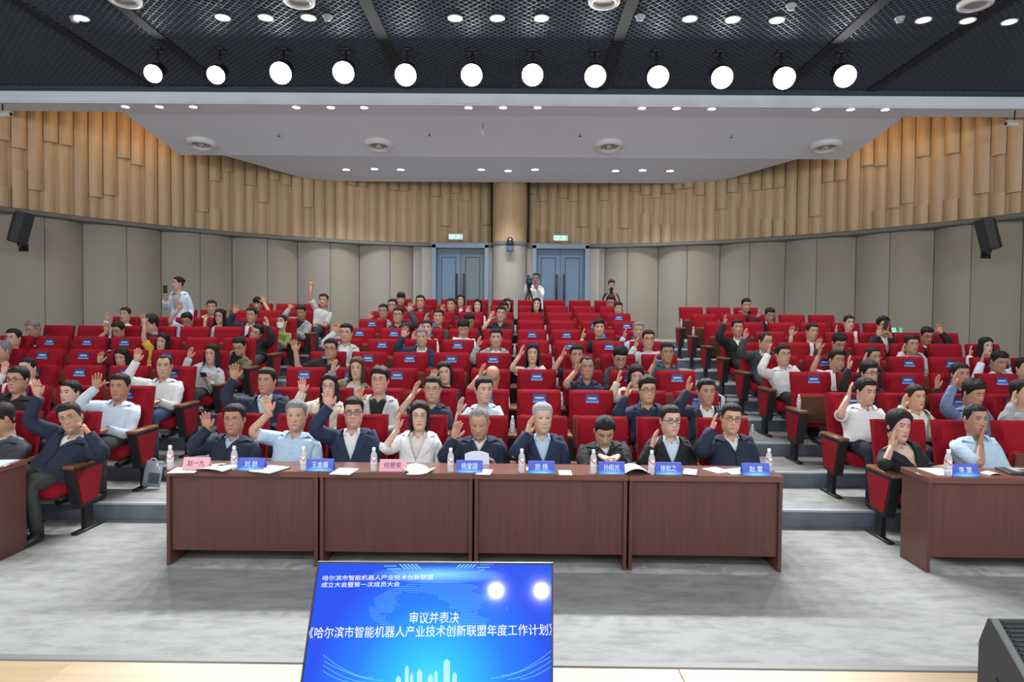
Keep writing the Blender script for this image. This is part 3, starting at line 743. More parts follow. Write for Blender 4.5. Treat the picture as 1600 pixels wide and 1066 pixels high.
namecard(1510, 749, '李 曌', M_card, M_inkwhite, 'blue name card on the right edge table, beside a water bottle', w=.21, tw=.10, Y=5.27)
# water bottles
def plastic():
    m = bpy.data.materials.new('clear_bottle_plastic'); m.use_nodes = True; N, L = nodes(m); p = N['Principled BSDF']
    p.inputs['Base Color'].default_value = (.86, .88, .90, 1); p.inputs['Roughness'].default_value = .12; p.inputs['Transmission Weight'].default_value = .55; p.inputs['IOR'].default_value = 1.2
    return m
M_pet = plastic(); M_cap = mat('white_cap', (.85, .85, .86), .4)
def labelmat():
    m = bpy.data.materials.new('bottle_label_print'); m.use_nodes = True; N, L = nodes(m); p = N['Principled BSDF']; p.inputs['Roughness'].default_value = .4
    tc = N.new('ShaderNodeTexCoord'); sp = N.new('ShaderNodeSeparateXYZ'); L.new(tc.outputs['Generated'], sp.inputs[0])
    # red chevron on white, grey small print below
    a = N.new('ShaderNodeMath'); a.operation = 'SUBTRACT'; a.inputs[1].default_value = .5; L.new(sp.outputs['X'], a.inputs[0])
    b = N.new('ShaderNodeMath'); b.operation = 'ABSOLUTE'; L.new(a.outputs[0], b.inputs[0])
    c = N.new('ShaderNodeMath'); c.operation = 'MULTIPLY_ADD'; c.inputs[1].default_value = -1.1; L.new(b.outputs[0], c.inputs[0]); L.new(sp.outputs['Z'], c.inputs[2])
    cr = N.new('ShaderNodeValToRGB'); cr.color_ramp.interpolation = 'CONSTANT'; e = cr.color_ramp.elements
    e[0].position = 0; e[0].color = (.62, .64, .68, 1); e[1].position = .30; e[1].color = (.66, .06, .05, 1)
    e.new(.5).color = (.85, .84, .84, 1); L.new(c.outputs[0], cr.inputs[0]); L.new(cr.outputs[0], p.inputs['Base Color']); return m
M_blabel = labelmat()
ME_bot = MB().lathe([(.028, .0), (.032, .006), (.032, .055), (.0305, .06), (.032, .065), (.032, .145), (.026, .175), (.015, .20), (.0135, .215)], 16).mesh('bottle_body', M_pet, True, 50)
ME_cap = MB().lathe([(.0165, .205), (.0168, .209), (.0168, .232), (.014, .235)], 14).mesh('cap', M_cap, True, 40)
ME_lab = MB().lathe([(.0326, .07), (.0326, .142)], 16, cap=False).mesh('label_wrap', M_blabel, True)
def bottle(p, label, group, s=1.0, rz=0):
    o = thing('water_bottle', label, 'bottle', tuple(p), rz, group); o.scale = (s, s, s)
    link('bottle_body', ME_bot, o); link('cap', ME_cap, o); link('label_wrap', ME_lab, o); return o
for px, py, lab in ((266, 741, 'at the far left end of the tables'), (366, 741, 'left of the second name card'), (474, 744, 'left of the third name card'), (584, 743, 'left of the woman’s pink name card'.replace('’', "'")), (704, 744, 'left of the fifth name card'), (815, 744, 'in front of the grey-haired man'), (927, 746, 'in front of the man looking at his phone'), (1018, 747, 'left of the eighth name card'), (1201, 744, 'behind the last name card at the right end')):
    p = at(px, py, YT + .045 if px != 1201 else YT + .16); bottle((p[0], p[1], .75), 'clear water bottle with red label ' + lab, 'water bottles on the tables', .79, rz=.3)
p = at(1481, 750, 5.28); bottle((p[0], p[1], .75), 'clear water bottle with white cap on the right edge table', 'water bottles on the tables', .88)
# sheets, folders, notebooks
def sheet(name, cx, cy, w, h, rz, mtl, label, cat, z=.7505, bend=0.0, thick=.002, group=None, curl=0.0):
    o = thing(name, label, cat, (cx, cy, z), rz, group)
    n = 8; ys = np.linspace(-h / 2, h / 2, n); xs = np.linspace(-w / 2, w / 2, n)
    X, Y = np.meshgrid(xs, ys); Z = bend * (1 - (2 * X / w) ** 2) + curl * ((X / w) + .5) ** 3 + thick
    P = np.stack([X, Y, Z], -1); Q = P.copy(); Q[..., 2] -= thick
    m = MB(); m.grid(P); m.grid(Q[:, ::-1]); m.grid(np.stack([Q[0], P[0]])); m.grid(np.stack([P[-1], Q[-1]])); m.grid(np.stack([P[:, 0], Q[:, 0]]) [::-1]); m.grid(np.stack([Q[:, -1], P[:, -1]])[::-1])
    m.build('sheet', mtl, o, True, 40); return o
def tp(px, py): return onz(px, py, .75)
M_folder = mat('black_folder', (.02, .02, .022), .5)
def docs(px, py, w, h, rz, label, mtl=M_paper, folder=False, **k):
    p = tp(px, py); o = sheet('document_folder' if folder else 'paper_sheet', p[0], p[1], w, h, rz, mtl, label, 'folder' if folder else 'paper', group='papers on the tables', z=.7585 if folder else .7505, **k)
    if folder: MB().box((0.005, -.004, -.004), (w + .012, h + .01, .007), 0, .002).build('cover', M_folder, o, False)
    return o
docs(290, 735, .20, .20, .1, 'white papers under the pink card at the far left', M_paper)
docs(340, 733, .24, .20, -.25, 'open white notebook with a pen behind the first bottle gap', M_paper, True, bend=.012)
docs(421, 735, .19, .24, -.35, 'white pad on a black folder right of the second name card', M_paper, True)
docs(538, 737, .16, .22, -.1, 'white sheet right of the third name card, in front of the navy suit', M_paper)
docs(640, 733, .20, .23, -.5, 'pale lilac printed sheets propped behind the second pink card', M_paper2, bend=.02)
docs(658, 738, .17, .20, -.2, 'white sheets with raised corner right of the second pink card', M_paper, curl=.02)
docs(757, 738, .11, .18, -.1, 'small white sheet right of the fifth name card', M_paper)
docs(883, 739, .10, .16, 0, 'white slip right of the grey-haired man name card', M_paper)
docs(838, 733, .16, .12, 0, 'white papers behind the grey-haired man name card', M_paper)
docs(990, 737, .19, .20, .1, 'white booklet with curled open page over a black folder', M_paper, True, bend=.035)
docs(1078, 739, .10, .20, -.3, 'white notebook right of the eighth name card', M_paper, True)
docs(1120, 735, .15, .18, .5, 'white sheet left of the last name card', M_paper)
docs(1152, 737, .19, .18, .2, 'pale blue brochure beside the last name card', M_paperb, curl=.01)
p = at(1425, 741, 5.42); sheet('paper_sheet', 3.42, 5.42, .21, .26, .05, M_paper, 'blank white sheet left of the bottle, right edge table', 'paper')
sheet('paper_sheet', 3.79, 5.36, .12, .09, .2, M_paper2, 'folded printed leaflet right of the name card, right edge table', 'paper', bend=.012)
lp = thing('document_folder', 'black folder with grey cover at the right photo edge on the table', 'folder', (4.12, 5.42, .75), -.15)
MB().box((0, 0, .008), (.36, .24, .016), 0, .004).build('cover', M_folder, lp, False); MB().box((.02, .01, .019), (.26, .16, .006), 0, .002).build('grey_pouch', M_greypl, lp, False)
ph = thing('mobile_phone', 'grey mobile phone lying on the black folder at right', 'phone', (4.10, 5.38, .772), .2); MB().box((0, 0, .004), (.15, .075, .008), 0, .003).build('body', M_greypl, ph); MB().box((0, 0, .0085), (.14, .066, .001)).build('screen', M_black_plastic, ph, False)
sheet('paper_sheet', -4.22, 5.34, .26, .28, .1, M_paperb, 'pale cyan brochure lying on the left edge table', 'paper', thick=.006)
# pen on notebook
p = tp(352, 731); pn = thing('pen', 'black pen lying across the open white notebook', 'pen', (p[0], p[1], .775), .9); MB().tube([(-.06, 0, 0), (.055, 0, 0), (.068, 0, 0)], [.0045, .0045, .001], 8).build('barrel', M_black_plastic, pn); MB().tube([(-.06, 0, .006), (-.02, 0, .006)], .0018, 5).build('clip', M_greypl, pn)
# paper held by the man reading
# clear document bag leaning against the aisle chair, and bottles on armrests
def bag():
    p = np.array([-3.80, yrow(2) - .36, zrow(2)]); o = thing('document_bag', 'clear plastic document bag leaning on an aisle chair leg, left block', 'bag', tuple(p), .1)
    mclr = mat('pale_clear_plastic', (.50, .60, .66), .2, trans=.25)
    MB().box((0, .03, .155), (.18, .014, .27), 0, .004, rotx(-.12) @ roty(.12)).build('sleeve', mclr, o)
    MB().box((0.012, .018, .11), (.11, .006, .11), 0, 0, rotx(-.12) @ roty(.12)).build('dark_booklet', mat('slate_booklet', (.10, .12, .14), .5), o, False)
    MB().tube([(-.03, .05, .285), (-.025, .054, .31), (.015, .054, .31), (.03, .05, .285)], .006, 6).build('handle', M_whitepl, o)
bag()
def armbottle(b, r, e, label):
    X = e * PITCHX; bottle((X, yrow(r) - .38, zrow(r) + .633), label, 'bottles on chair armrests', .74)
for r, e in ((2, -.07), (3, .93), (4, .93), (5, .93), (6, .93), (7, .93), (8, .93), (6, -.07), (8, -.07), (7, 1.93)):
    armbottle('C', r, e, f'small water bottle on an armrest, {ORD[r]} row of centre block, {"second" if e > 1 else "first" if e > 0 else "left"} gap by middle seats')
for r, e in ((2, -8.92), (3, -8.92), (4, -9.92)): armbottle('L', r, e, f'small water bottle on an armrest between chairs, {ORD[r]} row of left block')
for r, e in ((3, 5.84), (8, 5.84), (9, 5.84), (2, 6.84)): armbottle('R', r, e, f'small water bottle on an armrest, {ORD[r]} row of right block')
p = onz(1209, 680, zrow(4)); bottle((3.02, yrow(4) - .62, zrow(4)), 'clear water bottle standing on the aisle step beside a black shoe', 'bottles on the floor', .8)
bottle((2.92, yrow(5) - .45, zrow(5)), 'clear water bottle standing on the right aisle step, higher up', 'bottles on the floor', .8)
ap = thing('tote_bag', 'dark bag with pale papers standing on the right aisle step', 'bag', (2.98, yrow(5) - .28, zrow(5)), .2)
MB().box((0, 0, .14), (.10, .28, .28), 0, .02, None, (.85, .95)).build('pouch', M_black_plastic, ap); MB().box((-.03, -.1, .16), (.02, .2, .24), 0, .003, rotx(.2)).build('papers', M_paper2, ap); MB().tube([(0, -.08, .27), (0, -.06, .38), (0, .06, .38), (0, .08, .27)], .008, 6).build('handle', M_black_plastic, ap)

# ================================================================== STAGE MONITOR SCREEN
def screen():
    TL_, TR_ = at(497, 878, 2.735), at(864.5, 880, 2.70)
    xv = unit(TR_ - TL_); W = np.linalg.norm(TR_ - TL_)
    tilt = math.radians(26.5); 
    fwd = unit(np.cross(xv, [0, 0, 1])); fwd = fwd if fwd[1] < 0 else -fwd     # horizontal, towards the stage
    dn = unit(np.array([0, 0, -1]) * math.cos(tilt) + fwd * math.sin(tilt))
    nrm = unit(np.cross(dn, xv)); nrm = nrm if nrm[1] < 0 else -nrm
    H = .553
    o = thing('stage_monitor', 'blue display screen tilted back on the stage floor, facing the stage', 'screen', tuple((TL_ + TR_) / 2 + dn * H))
    base = (TL_ + TR_) / 2 + dn * H
    R = np.stack([xv, -dn, nrm], 1)    # local x right, y up along screen, z out of screen
    def L(u, v, w=0): return R @ np.array([(u - .5) * W, v * H, w])
    M4 = np.eye(4); M4[:3, :3] = R
    b = MB()
    b.box(R @ np.array([0, H / 2, -.025]), (W, H, .045), 0, .004, R); b.build('casing', M_black_plastic, o, False)
    bz = MB(); msil = mat('silver_bezel', (.45, .46, .48), .3, .8)
    t = .007
    bz.box(R @ np.array([0, H - t / 2, .002]), (W, t, .012), 0, 0, R)
    for s in (-1, 1): bz.box(R @ np.array([s * (W / 2 - t / 2), H / 2, .002]), (t, H, .012), 0, 0, R)
    bz.box(R @ np.array([0, t, .002]), (W, 2 * t, .012), 0, 0, R); bz.build('bezel', M_black_plastic, o, False)
    MB().box(R @ np.array([0, H + .001, -.01]), (W, .003, .03), 0, 0, R).build('silver_edge', msil, o, False)
    # screen picture (a flat lit picture)
    m = bpy.data.materials.new('lit_screen_picture'); m.use_nodes = True; N, K = nodes(m); p = N['Principled BSDF']
    p.inputs['Base Color'].default_value = (.01, .012, .02, 1); p.inputs['Roughness'].default_value = .055; p.inputs['Specular IOR Level'].default_value = .14
    uv = N.new('ShaderNodeUVMap'); sp = N.new('ShaderNodeSeparateXYZ'); K.new(uv.outputs[0], sp.inputs[0])
    def math2(op, a, b_=None, c=None):
        n = N.new('ShaderNodeMath'); n.operation = op
        for i, v in enumerate((a, b_, c)):
            if v is None: continue
            if isinstance(v, (int, float)): n.inputs[i].default_value = v
            else: K.new(v, n.inputs[i])
        return n.outputs[0]
    U, V = sp.outputs['X'], sp.outputs['Y']
    du = math2('SUBTRACT', U, .52); 
    r1 = math2('POWER', math2('ADD', math2('MULTIPLY', math2('MULTIPLY', du, du), 4.2), math2('MULTIPLY', math2('POWER', math2('SUBTRACT', V, .12), 2), 1.15)), .5)
    cr = N.new('ShaderNodeValToRGB'); e = cr.color_ramp.elements
    e[0].position = 0; e[0].color = (.05, .72, 1.0, 1); e[1].position = 1; e[1].color = (.004, .06, .70, 1)
    e.new(.32).color = (.012, .43, .98, 1); e.new(.65).color = (.004, .17, .90, 1)
    K.new(r1, cr.inputs[0])
    g2 = math2('POWER', math2('ADD', math2('POWER', math2('MULTIPLY', du, 3.4), 2), math2('POWER', math2('MULTIPLY', math2('SUBTRACT', V, .915), 16), 2)), .5)
    gl = math2('MAXIMUM', math2('SUBTRACT', 1, g2), 0)
    # dotted world map: noise land mask times a dot lattice
    nz = N.new('ShaderNodeTexNoise'); nz.inputs['Scale'].default_value = 5.5; nz.inputs['Detail'].default_value = 5; K.new(uv.outputs[0], nz.inputs['Vector'])
    land = math2('GREATER_THAN', nz.outputs['Fac'], .52)
    dots = math2('MULTIPLY', math2('GREATER_THAN', math2('SINE', math2('MULTIPLY', U, 760)), -.2), math2('GREATER_THAN', math2('SINE', math2('MULTIPLY', V, 440)), -.2))
    inside = math2('LESS_THAN', math2('ADD', math2('POWER', math2('DIVIDE', math2('SUBTRACT', U, .53), .29), 2), math2('POWER', math2('DIVIDE', math2('SUBTRACT', V, .68), .19), 2)), 1)
    mp = math2('MULTIPLY', math2('MULTIPLY', land, dots), inside)
    lift = math2('ADD', math2('MULTIPLY', mp, .28), math2('MULTIPLY', gl, .75))
    mx = N.new('ShaderNodeMix'); mx.data_type = 'RGBA'; K.new(lift, mx.inputs[0]); K.new(cr.outputs[0], mx.inputs[6]); mx.inputs[7].default_value = (.30, .85, 1, 1)
    K.new(mx.outputs[2], p.inputs['Emission Color']); p.inputs['Emission Strength'].default_value = .95
    pn = MB(); pn.add([L(.006, .02, .003), L(.994, .02, .003), L(.994, .988, .003), L(.006, .988, .003)], [[0, 1, 2, 3]])
    so = pn.build('screen_picture', m, o, False)
    ul = so.data.uv_layers.new(name='UVMap')
    for i, c in enumerate([(0, .02), (1, .02), (1, .99), (0, .99)]): ul.data[i].uv = c
    ws = emis('screen_white', (.93, .97, 1), .95); ws2 = emis('screen_pale_blue', (.45, .80, 1), .9); ws3 = emis('screen_light_line', (.20, .62, 1), .9)
    def hit(px, py):       # photo point -> coordinates on the screen plane
        d = ray(px, py); t_ = np.dot(base - CPOS, nrm) / np.dot(d, nrm); q = CPOS + d * t_ - base
        return np.dot(q, xv) / W + .5, np.dot(q, -dn) / H
    def line(txt, pa, pb, mt, hgt, name, offset=0):
        (ua, va), (ub, vb) = hit(*pa), hit(*pb); wid = (ub - ua) * W
        Vt, F = text_mesh(txt, hgt, wid, offset=offset); ang = math.atan2((vb - va) * H, wid)
        c, s_ = math.cos(ang), math.sin(ang); x = Vt[:, 0] * c - Vt[:, 1] * s_; y = Vt[:, 0] * s_ + Vt[:, 1] * c
        Pq = (R @ np.stack([x + ((ua + ub) / 2 - .5) * W, y + (va + vb) / 2 * H, np.full(len(x), .0042)])).T
        MB().add(Pq, F).build(name, mt, o, False)
    line('哈尔滨市智能机器人产业技术创新联盟', (502, 900.5), (674, 902), ws, .021, 'screen_heading')
    line('成立大会暨第一次成员大会', (500, 911), (622, 912), ws, .021, 'screen_heading')
    line('审议并表决', (638, 965), (715, 966), ws, .046, 'screen_title')
    line('《哈尔滨市智能机器人产业技术创新联盟年度工作计划》', (482, 985.5), (863, 987.5), ws, .044, 'screen_title')
    def quad(name, pts, mt):
        q = [hit(*p_) for p_ in pts]; MB().add([L(a, b_, .0036) for a, b_ in q], [list(range(len(q)))]).build(name, mt, o, False)
    gm = MB()
    def gq(pts, w=.0036):
        q = [hit(*p_) for p_ in pts]; gm.add([L(a, b_, w) for a, b_ in q], [list(range(len(q)))])
    for sx in (-1, 1):           # circuit stripes along the top
        cx = 682
        X = lambda d: cx + sx * d
        for k in range(5): gq([(X(62 - k * 6), 881), (X(59 - k * 6), 881), (X(50 - k * 6), 889), (X(53 - k * 6), 889)])
        gq([(X(85), 883), (X(66), 883), (X(65), 884.2), (X(85), 884.2)]); gq([(X(80), 887.5), (X(60), 887.5), (X(59), 889), (X(80), 889)])
        gq([(X(60), 895.5), (X(30), 895.5), (X(30), 896.2), (X(60), 896.2)]); gq([(X(70), 891), (X(60), 895.5), (X(60), 896.5), (X(72), 891)])
        for k, (a, b_, c_, d_) in enumerate(((178, 1020, 100, 1058), (178, 1036, 110, 1064), (178, 1045, 130, 1064), (176, 1030, 84, 1062))):   # sweeping arcs at the bottom
            pts = []; n = 7
            q0 = [(X(a + (c_ - a) * t_ / n), b_ + (d_ - b_) * (1 - (1 - t_ / n) ** 1.7)) for t_ in range(n + 1)]
            for t_ in range(n): gq([q0[t_], q0[t_ + 1], (q0[t_ + 1][0], q0[t_ + 1][1] + .9), (q0[t_][0], q0[t_][1] + .9)], .0034)
    prop(gm.build('screen_line_art', ws3, o, False), kind='stuff')
    cm = MB(); gm = cm
    for (x, y, w_) in ((632, 1044, 6), (651, 1050, 8), (678, 1052, 5), (692, 1035, 10), (640, 1056, 5), (668, 1058, 8), (706, 1056, 7), (618, 1060, 8)):
        gq([(x, y), (x + w_ / 2, y - 5), (x + w_, y), (x + w_, 1072), (x, 1072)])
    prop(cm.build('screen_skyline', ws2, o, False), kind='stuff')
    # stand feet behind the panel
    ft = MB()
    for s in (-.3, .3):
        a_ = R @ np.array([s, H * .7, -.05]); ft.tube([a_, np.array([a_[0], a_[1] + .05, SH - base[2] + .01])], .012, 8)
        ft.box((R @ np.array([s, 0, -.02]))[:3] * [1, 1, 0] + [0, .03, SH - base[2] + .01], (.05, .3, .02), 0, .004)
    ft.build('stand', M_black_metal, o)
screen()
# ---- floor wedge speaker on the stage, right
def wedge():
    p = np.array([1.835, 2.46, SH - .012]); o = thing('stage_wedge_speaker', 'black floor wedge loudspeaker with ribbed grille, lower right corner of stage', 'loudspeaker', tuple(p), 0)
    # end-face outline in (y,z): near the audience side at +y
    out = [(-.29, 0), (.125, 0), (.12, .27), (.075, .378), (.06, .378), (-.30, .10)]
    M = np.array([[0, 0, 1, -.04], [1, 0, 0, 0], [0, 1, 0, 0], [0, 0, 0, 1.]])
    MB().prism(out, .60, M).build('cabinet', mat('charcoal_cabinet', (.03, .032, .035), .65, bump=(120, .15, .003)), o, False)
    a, b = np.array([.058, .378]), np.array([-.30, .10]); ln = np.linalg.norm(b - a); d = (b - a) / ln; nn = np.array([d[1], -d[0]]); nn = nn if nn[1] > 0 else -nn
    g = MB(); ang = math.atan2(d[1], d[0])
    n = 26
    for k in range(n):
        q = a + d * ln * (k + .7) / (n + .4) + nn * .004
        g.box((.27, q[0], q[1]), (.545, .006, .008), 0, 0, rotx(ang))
    prop(g.build('ribbed_grille', mat('grille_rib', (.06, .065, .07), .45, .3), o, False), kind='stuff')
    pe = mat('pale_edge', (.16, .17, .175), .5); q = (a + b) / 2 + nn * .006
    for x in (-.03, .545): MB().box((x, q[0], q[1]), (.022, ln, .016), 0, .003, rotx(ang)).build('grille_rim', pe, o, False)
    h = MB(); h.box((-.043, -.03, .12), (.008, .16, .03), 0, .003, rotx(ang)); h.build('side_slot', M_black_plastic, o, False)
    sc = MB()
    for (y, z) in ((.12, .26), (-.10, .03), (.12, .05)): sc.tube([(-.04, y, z), (-.046, y, z)], .006, 8)
    sc.build('screw', M_greypl, o)
wedge()
# ================================================================== PEOPLE
def skinmat():
    m = bpy.data.materials.new('skin'); m.use_nodes = True; N, L = nodes(m); p = N['Principled BSDF']
    a = N.new('ShaderNodeAttribute'); a.attribute_name = 'Tint'; L.new(a.outputs['Color'], p.inputs['Base Color'])
    p.inputs['Roughness'].default_value = .48; p.inputs['Specular IOR Level'].default_value = .35
    p.inputs['Subsurface Weight'].default_value = .0
    return m
M_skin = skinmat()
HAIRC = {'k': (.012, .010, .010), 'd': (.022, .017, .015), 'br': (.075, .035, .022), 'g': (.20, .195, .19), 'lg': (.36, .36, .36)}
def hairmat(k):
    m = mat('hair_' + {'k': 'black', 'd': 'dark', 'br': 'brown', 'g': 'grey', 'lg': 'silver'}[k], HAIRC[k], .62, bump=(70, .9, .012), var=.55, vscale=55, stretch=(1.6, 1.6, .22), spec=.25)
    return m
M_hair = {k: hairmat(k) for k in HAIRC}
M_glass = mat('lens_glass', (.75, .78, .82), .03, alpha=.07, spec=.5)
M_frame = {'k': M_black_plastic, 's': mat('thin_steel_frame', (.30, .28, .26), .3, .8)}
COLS = dict(nv=(.022, .029, .055), bk=(.019, .019, .021), ch=(.036, .037, .041), wh=(.72, .72, .72), ow=(.66, .63, .57), cr=(.62, .55, .44), lb=(.44, .58, .71), pb=(.57, .66, .76), gy=(.34, .35, .35), lg=(.50, .51, .50),
            ol=(.075, .068, .048), ye=(.66, .40, .055), bg=(.50, .43, .32), sb=(.14, .19, .32), dg=(.055, .058, .065), gr=(.24, .26, .085), tn=(.58, .45, .27), bl=(.022, .032, .068), be=(.62, .47, .37), dn=(.045, .085, .17), gt=(.055, .056, .055), gs=(.050, .055, .062), pk=(.55, .30, .28), te=(.07, .10, .13), lv=(.42, .52, .66), kh=(.17, .15, .085))
_cl = {}
def cloth(c, kind=''):
    if (c, kind) not in _cl:
        if kind == 'camo':
            m = bpy.data.materials.new('olive_leaf_print'); m.use_nodes = True; N, L = nodes(m); p = N['Principled BSDF']; p.inputs['Roughness'].default_value = .8
            tc = N.new('ShaderNodeTexCoord'); v = N.new('ShaderNodeTexVoronoi'); v.inputs['Scale'].default_value = 11; L.new(tc.outputs['Object'], v.inputs['Vector'])
            cr = N.new('ShaderNodeValToRGB'); cr.color_ramp.interpolation = 'CONSTANT'; e = cr.color_ramp.elements
            e[0].position = 0; e[0].color = (.50, .47, .38, 1); e[1].position = .22; e[1].color = (.16, .14, .075, 1); e.new(.55).color = (.10, .10, .05, 1); e.new(.75).color = (.20, .17, .10, 1)
            L.new(v.outputs['Distance'], cr.inputs[0]); L.new(cr.outputs[0], p.inputs['Base Color'])
        else:
            m = mat('cloth_' + c, COLS[c], .82 if kind != 'shell' else .5, bump=(7, .85, .045), var=.08, vscale=14, spec=.25)
        _cl[(c, kind)] = m
    return _cl[(c, kind)]
# ---- head + neck as one lofted surface
HZ = np.array([-.25, -.215, -.18, -.15, -.138, -.128, -.118, -.108, -.094, -.078, -.060, -.035, -.010, .015, .040, .065, .085, .103, .116, .123])
HW = np.array([.085, .066, .058, .0555, .0555, .0555, .0550, .0590, .0655, .0705, .0740, .0765, .0782, .0788, .0785, .0770, .0715, .0590, .0400, .0180])
HF = np.array([.062, .050, .043, .041, .046, .066, .084, .0915, .0935, .0930, .0925, .0920, .0915, .0890, .0905, .0895, .0820, .0650, .0430, .0190])
HB = np.array([.080, .075, .070, .067, .066, .066, .067, .070, .0745, .080, .0855, .0910, .0950, .0985, .1000, .0990, .0935, .0790, .0540, .0240])
HN = np.array([2, 2, 2, 2, 2, 1.9, 1.75, 1.8, 1.9, 2.0, 2.1, 2.15, 2.2, 2.25, 2.3, 2.25, 2.15, 2.1, 2, 2])
def hprof(z):
    return [np.interp(z, HZ, A) for A in (HW, HF, HB, HN)]
def hpoint(a, z, wk=1.0):
    w, f, b, n = hprof(z); s, c = np.sin(a), np.cos(a)
    n2 = np.where(c > 0, n, 2.1)
    x = w * wk * np.sign(s) * np.abs(s) ** (2 / n2); y = np.where(c > 0, -f, b) * np.abs(c) ** (2 / n2)
    return np.stack([x, y, z + 0 * x], -1)
def gauss(x, s): return np.exp(-(x / s) ** 2)
def head_grid(lod, S):
    """S: dict(skin, fem, wk, nose, age)"""
    fa = np.radians(np.linspace(-54, 54, 31 if lod == 0 else 17)); ba = np.radians(np.linspace(54, 306, 17 if lod == 0 else 12)[1:-1])
    A = np.concatenate([fa, ba])
    zz = np.concatenate([[-.25, -.215, -.18, -.15, -.138, -.128, -.118, -.110], np.arange(-.102, .051, .0045 if lod == 0 else .0075), [.058, .066, .075, .085, .094, .103, .110, .116, .120, .123]])
    Z, AA = np.meshgrid(zz, A, indexing='ij')
    P = hpoint(AA, Z, S['wk'])
    front = np.cos(AA) > .35; X = P[..., 0]; dy = np.zeros_like(X)
    # nose: bridge and tip, then shadowed base
    br = np.clip((.020 - Z) / .050, 0, 1); sx = .0075 + .0065 * br
    nose = np.where(Z > -.032, .004 + .019 * br ** 1.2, (.023) * np.exp(-((Z + .032) / .009) ** 2)) * gauss(X, sx) * (Z < .034) * np.clip((.036 - Z) / .012, 0, 1)
    dy += nose * S.get('nose', 1.0)
    dy += .006 * gauss(np.abs(X) - .013, .006) * gauss(Z + .030, .008)                      # nostril wings
    dy -= .0075 * gauss(np.abs(X) - .031, .016) * gauss(Z - .014, .011)                     # eye sockets
    dy += .0045 * gauss(np.abs(X) - .031, .010) * gauss(Z - .011, .006)                     # eyelids
    dy += .003 * gauss(np.abs(X) - .026, .022) * gauss(Z - .033, .007)                      # brow
    dy += .004 * gauss(np.abs(X) - .046, .016) * gauss(Z + .012, .014)                      # cheekbones
    dy += .0055 * gauss(X, .024) * (gauss(Z + .0575, .0055) + gauss(Z + .0710, .006)) - .0045 * gauss(X, .026) * gauss(Z + .0642, .0030)   # lips
    dy -= .003 * gauss(X, .02) * gauss(Z + .082, .006); dy += .004 * gauss(X, .018) * gauss(Z + .100, .012)
    P[..., 1] -= dy * front
    # tints
    sk = np.array(S['skin']); C = np.ones(P.shape) * sk
    def tint(maskv, col): 
        nonlocal C
        k = np.clip(maskv, 0, 1)[..., None]; C = C * (1 - k) + np.array(col) * k
    fm = front & (P[..., 1] < 0)
    tint(.35 * gauss(np.abs(X) - .045, .02) * gauss(Z + .02, .02) * fm, sk * [1.05, .80, .76])
    tint(.40 * gauss(X, .013) * gauss(Z + .030, .012) * fm, sk * [1.0, .78, .74])
    lip = ((X / .0235) ** 2 + ((Z + .0643) / .0105) ** 2 < 1) & fm
    tint(lip * (.85 if S['fem'] else .55), (.42, .085, .085) if S['fem'] else sk * [.85, .52, .50])
    tint((np.abs(Z + .0643) < .0028) * (np.abs(X) < .022) * fm * .8, sk * [.35, .20, .2])
    bt = .0048 if S['fem'] else .0062
    bz = .0345 + .004 * gauss(np.abs(X) - .034, .012) - .002
    tint((np.abs(Z - bz) < bt) * (np.abs(X) > .012) * (np.abs(X) < .049) * fm * (.8 if S['hc'] not in ('lg',) else .45), np.array(HAIRC['d'] if S['hc'] in ('k', 'd', 'br') else HAIRC['g']) * 1.4)
    ex = np.abs(X) - .031; ez = Z - .0115
    if S.get('shut'):
        tint((np.abs(ex) < .014) * (np.abs(ez + .003 - .00) < .0032) * fm * .95, (.018, .012, .010))
    else:
        tint(((ex / .0160) ** 2 + (ez / .0056) ** 2 < 1) * fm, (.34, .29, .26))
        tint((np.abs(ex) < .0076) * (np.abs(ez) < .0064) * fm, (.010, .007, .006))
        tint(((ex / .0185) ** 2 + ((ez - .0042) / .0034) ** 2 < 1) * fm * .95, (.016, .011, .010))
    tint(.30 * gauss(np.abs(X) - .020, .014) * gauss(Z - .012, .010) * fm, sk * [.72, .62, .58])
    if S.get('stubble'): tint(.30 * gauss(Z + .085, .030) * (np.abs(AA) < 2) * (Z < -.04), sk * [.55, .52, .52])
    if S.get('bald'): tint(.2 * (Z > .05), sk * [1.1, 1.05, 1.0])
    return P, C, A, zz
def head_rot(P, yaw, pit, roll):
    """rotate about the neck pivot, fading out down the neck"""
    z = P[..., 2]; k = np.clip((z + .215) / .10, 0, 1); k = k * k * (3 - 2 * k)
    piv = np.array([0, .02, -.13]); Q = P - piv
    def rot(Q, ax, ang):
        c, s = np.cos(ang), np.sin(ang); o = Q.copy(); i, j = [(1, 2), (2, 0), (0, 1)][ax]
        o[..., i] = Q[..., i] * c - Q[..., j] * s; o[..., j] = Q[..., i] * s + Q[..., j] * c; return o
    Q = rot(Q, 1, -roll * k); Q = rot(Q, 0, pit * k); Q = rot(Q, 2, yaw * k)
    return Q + piv
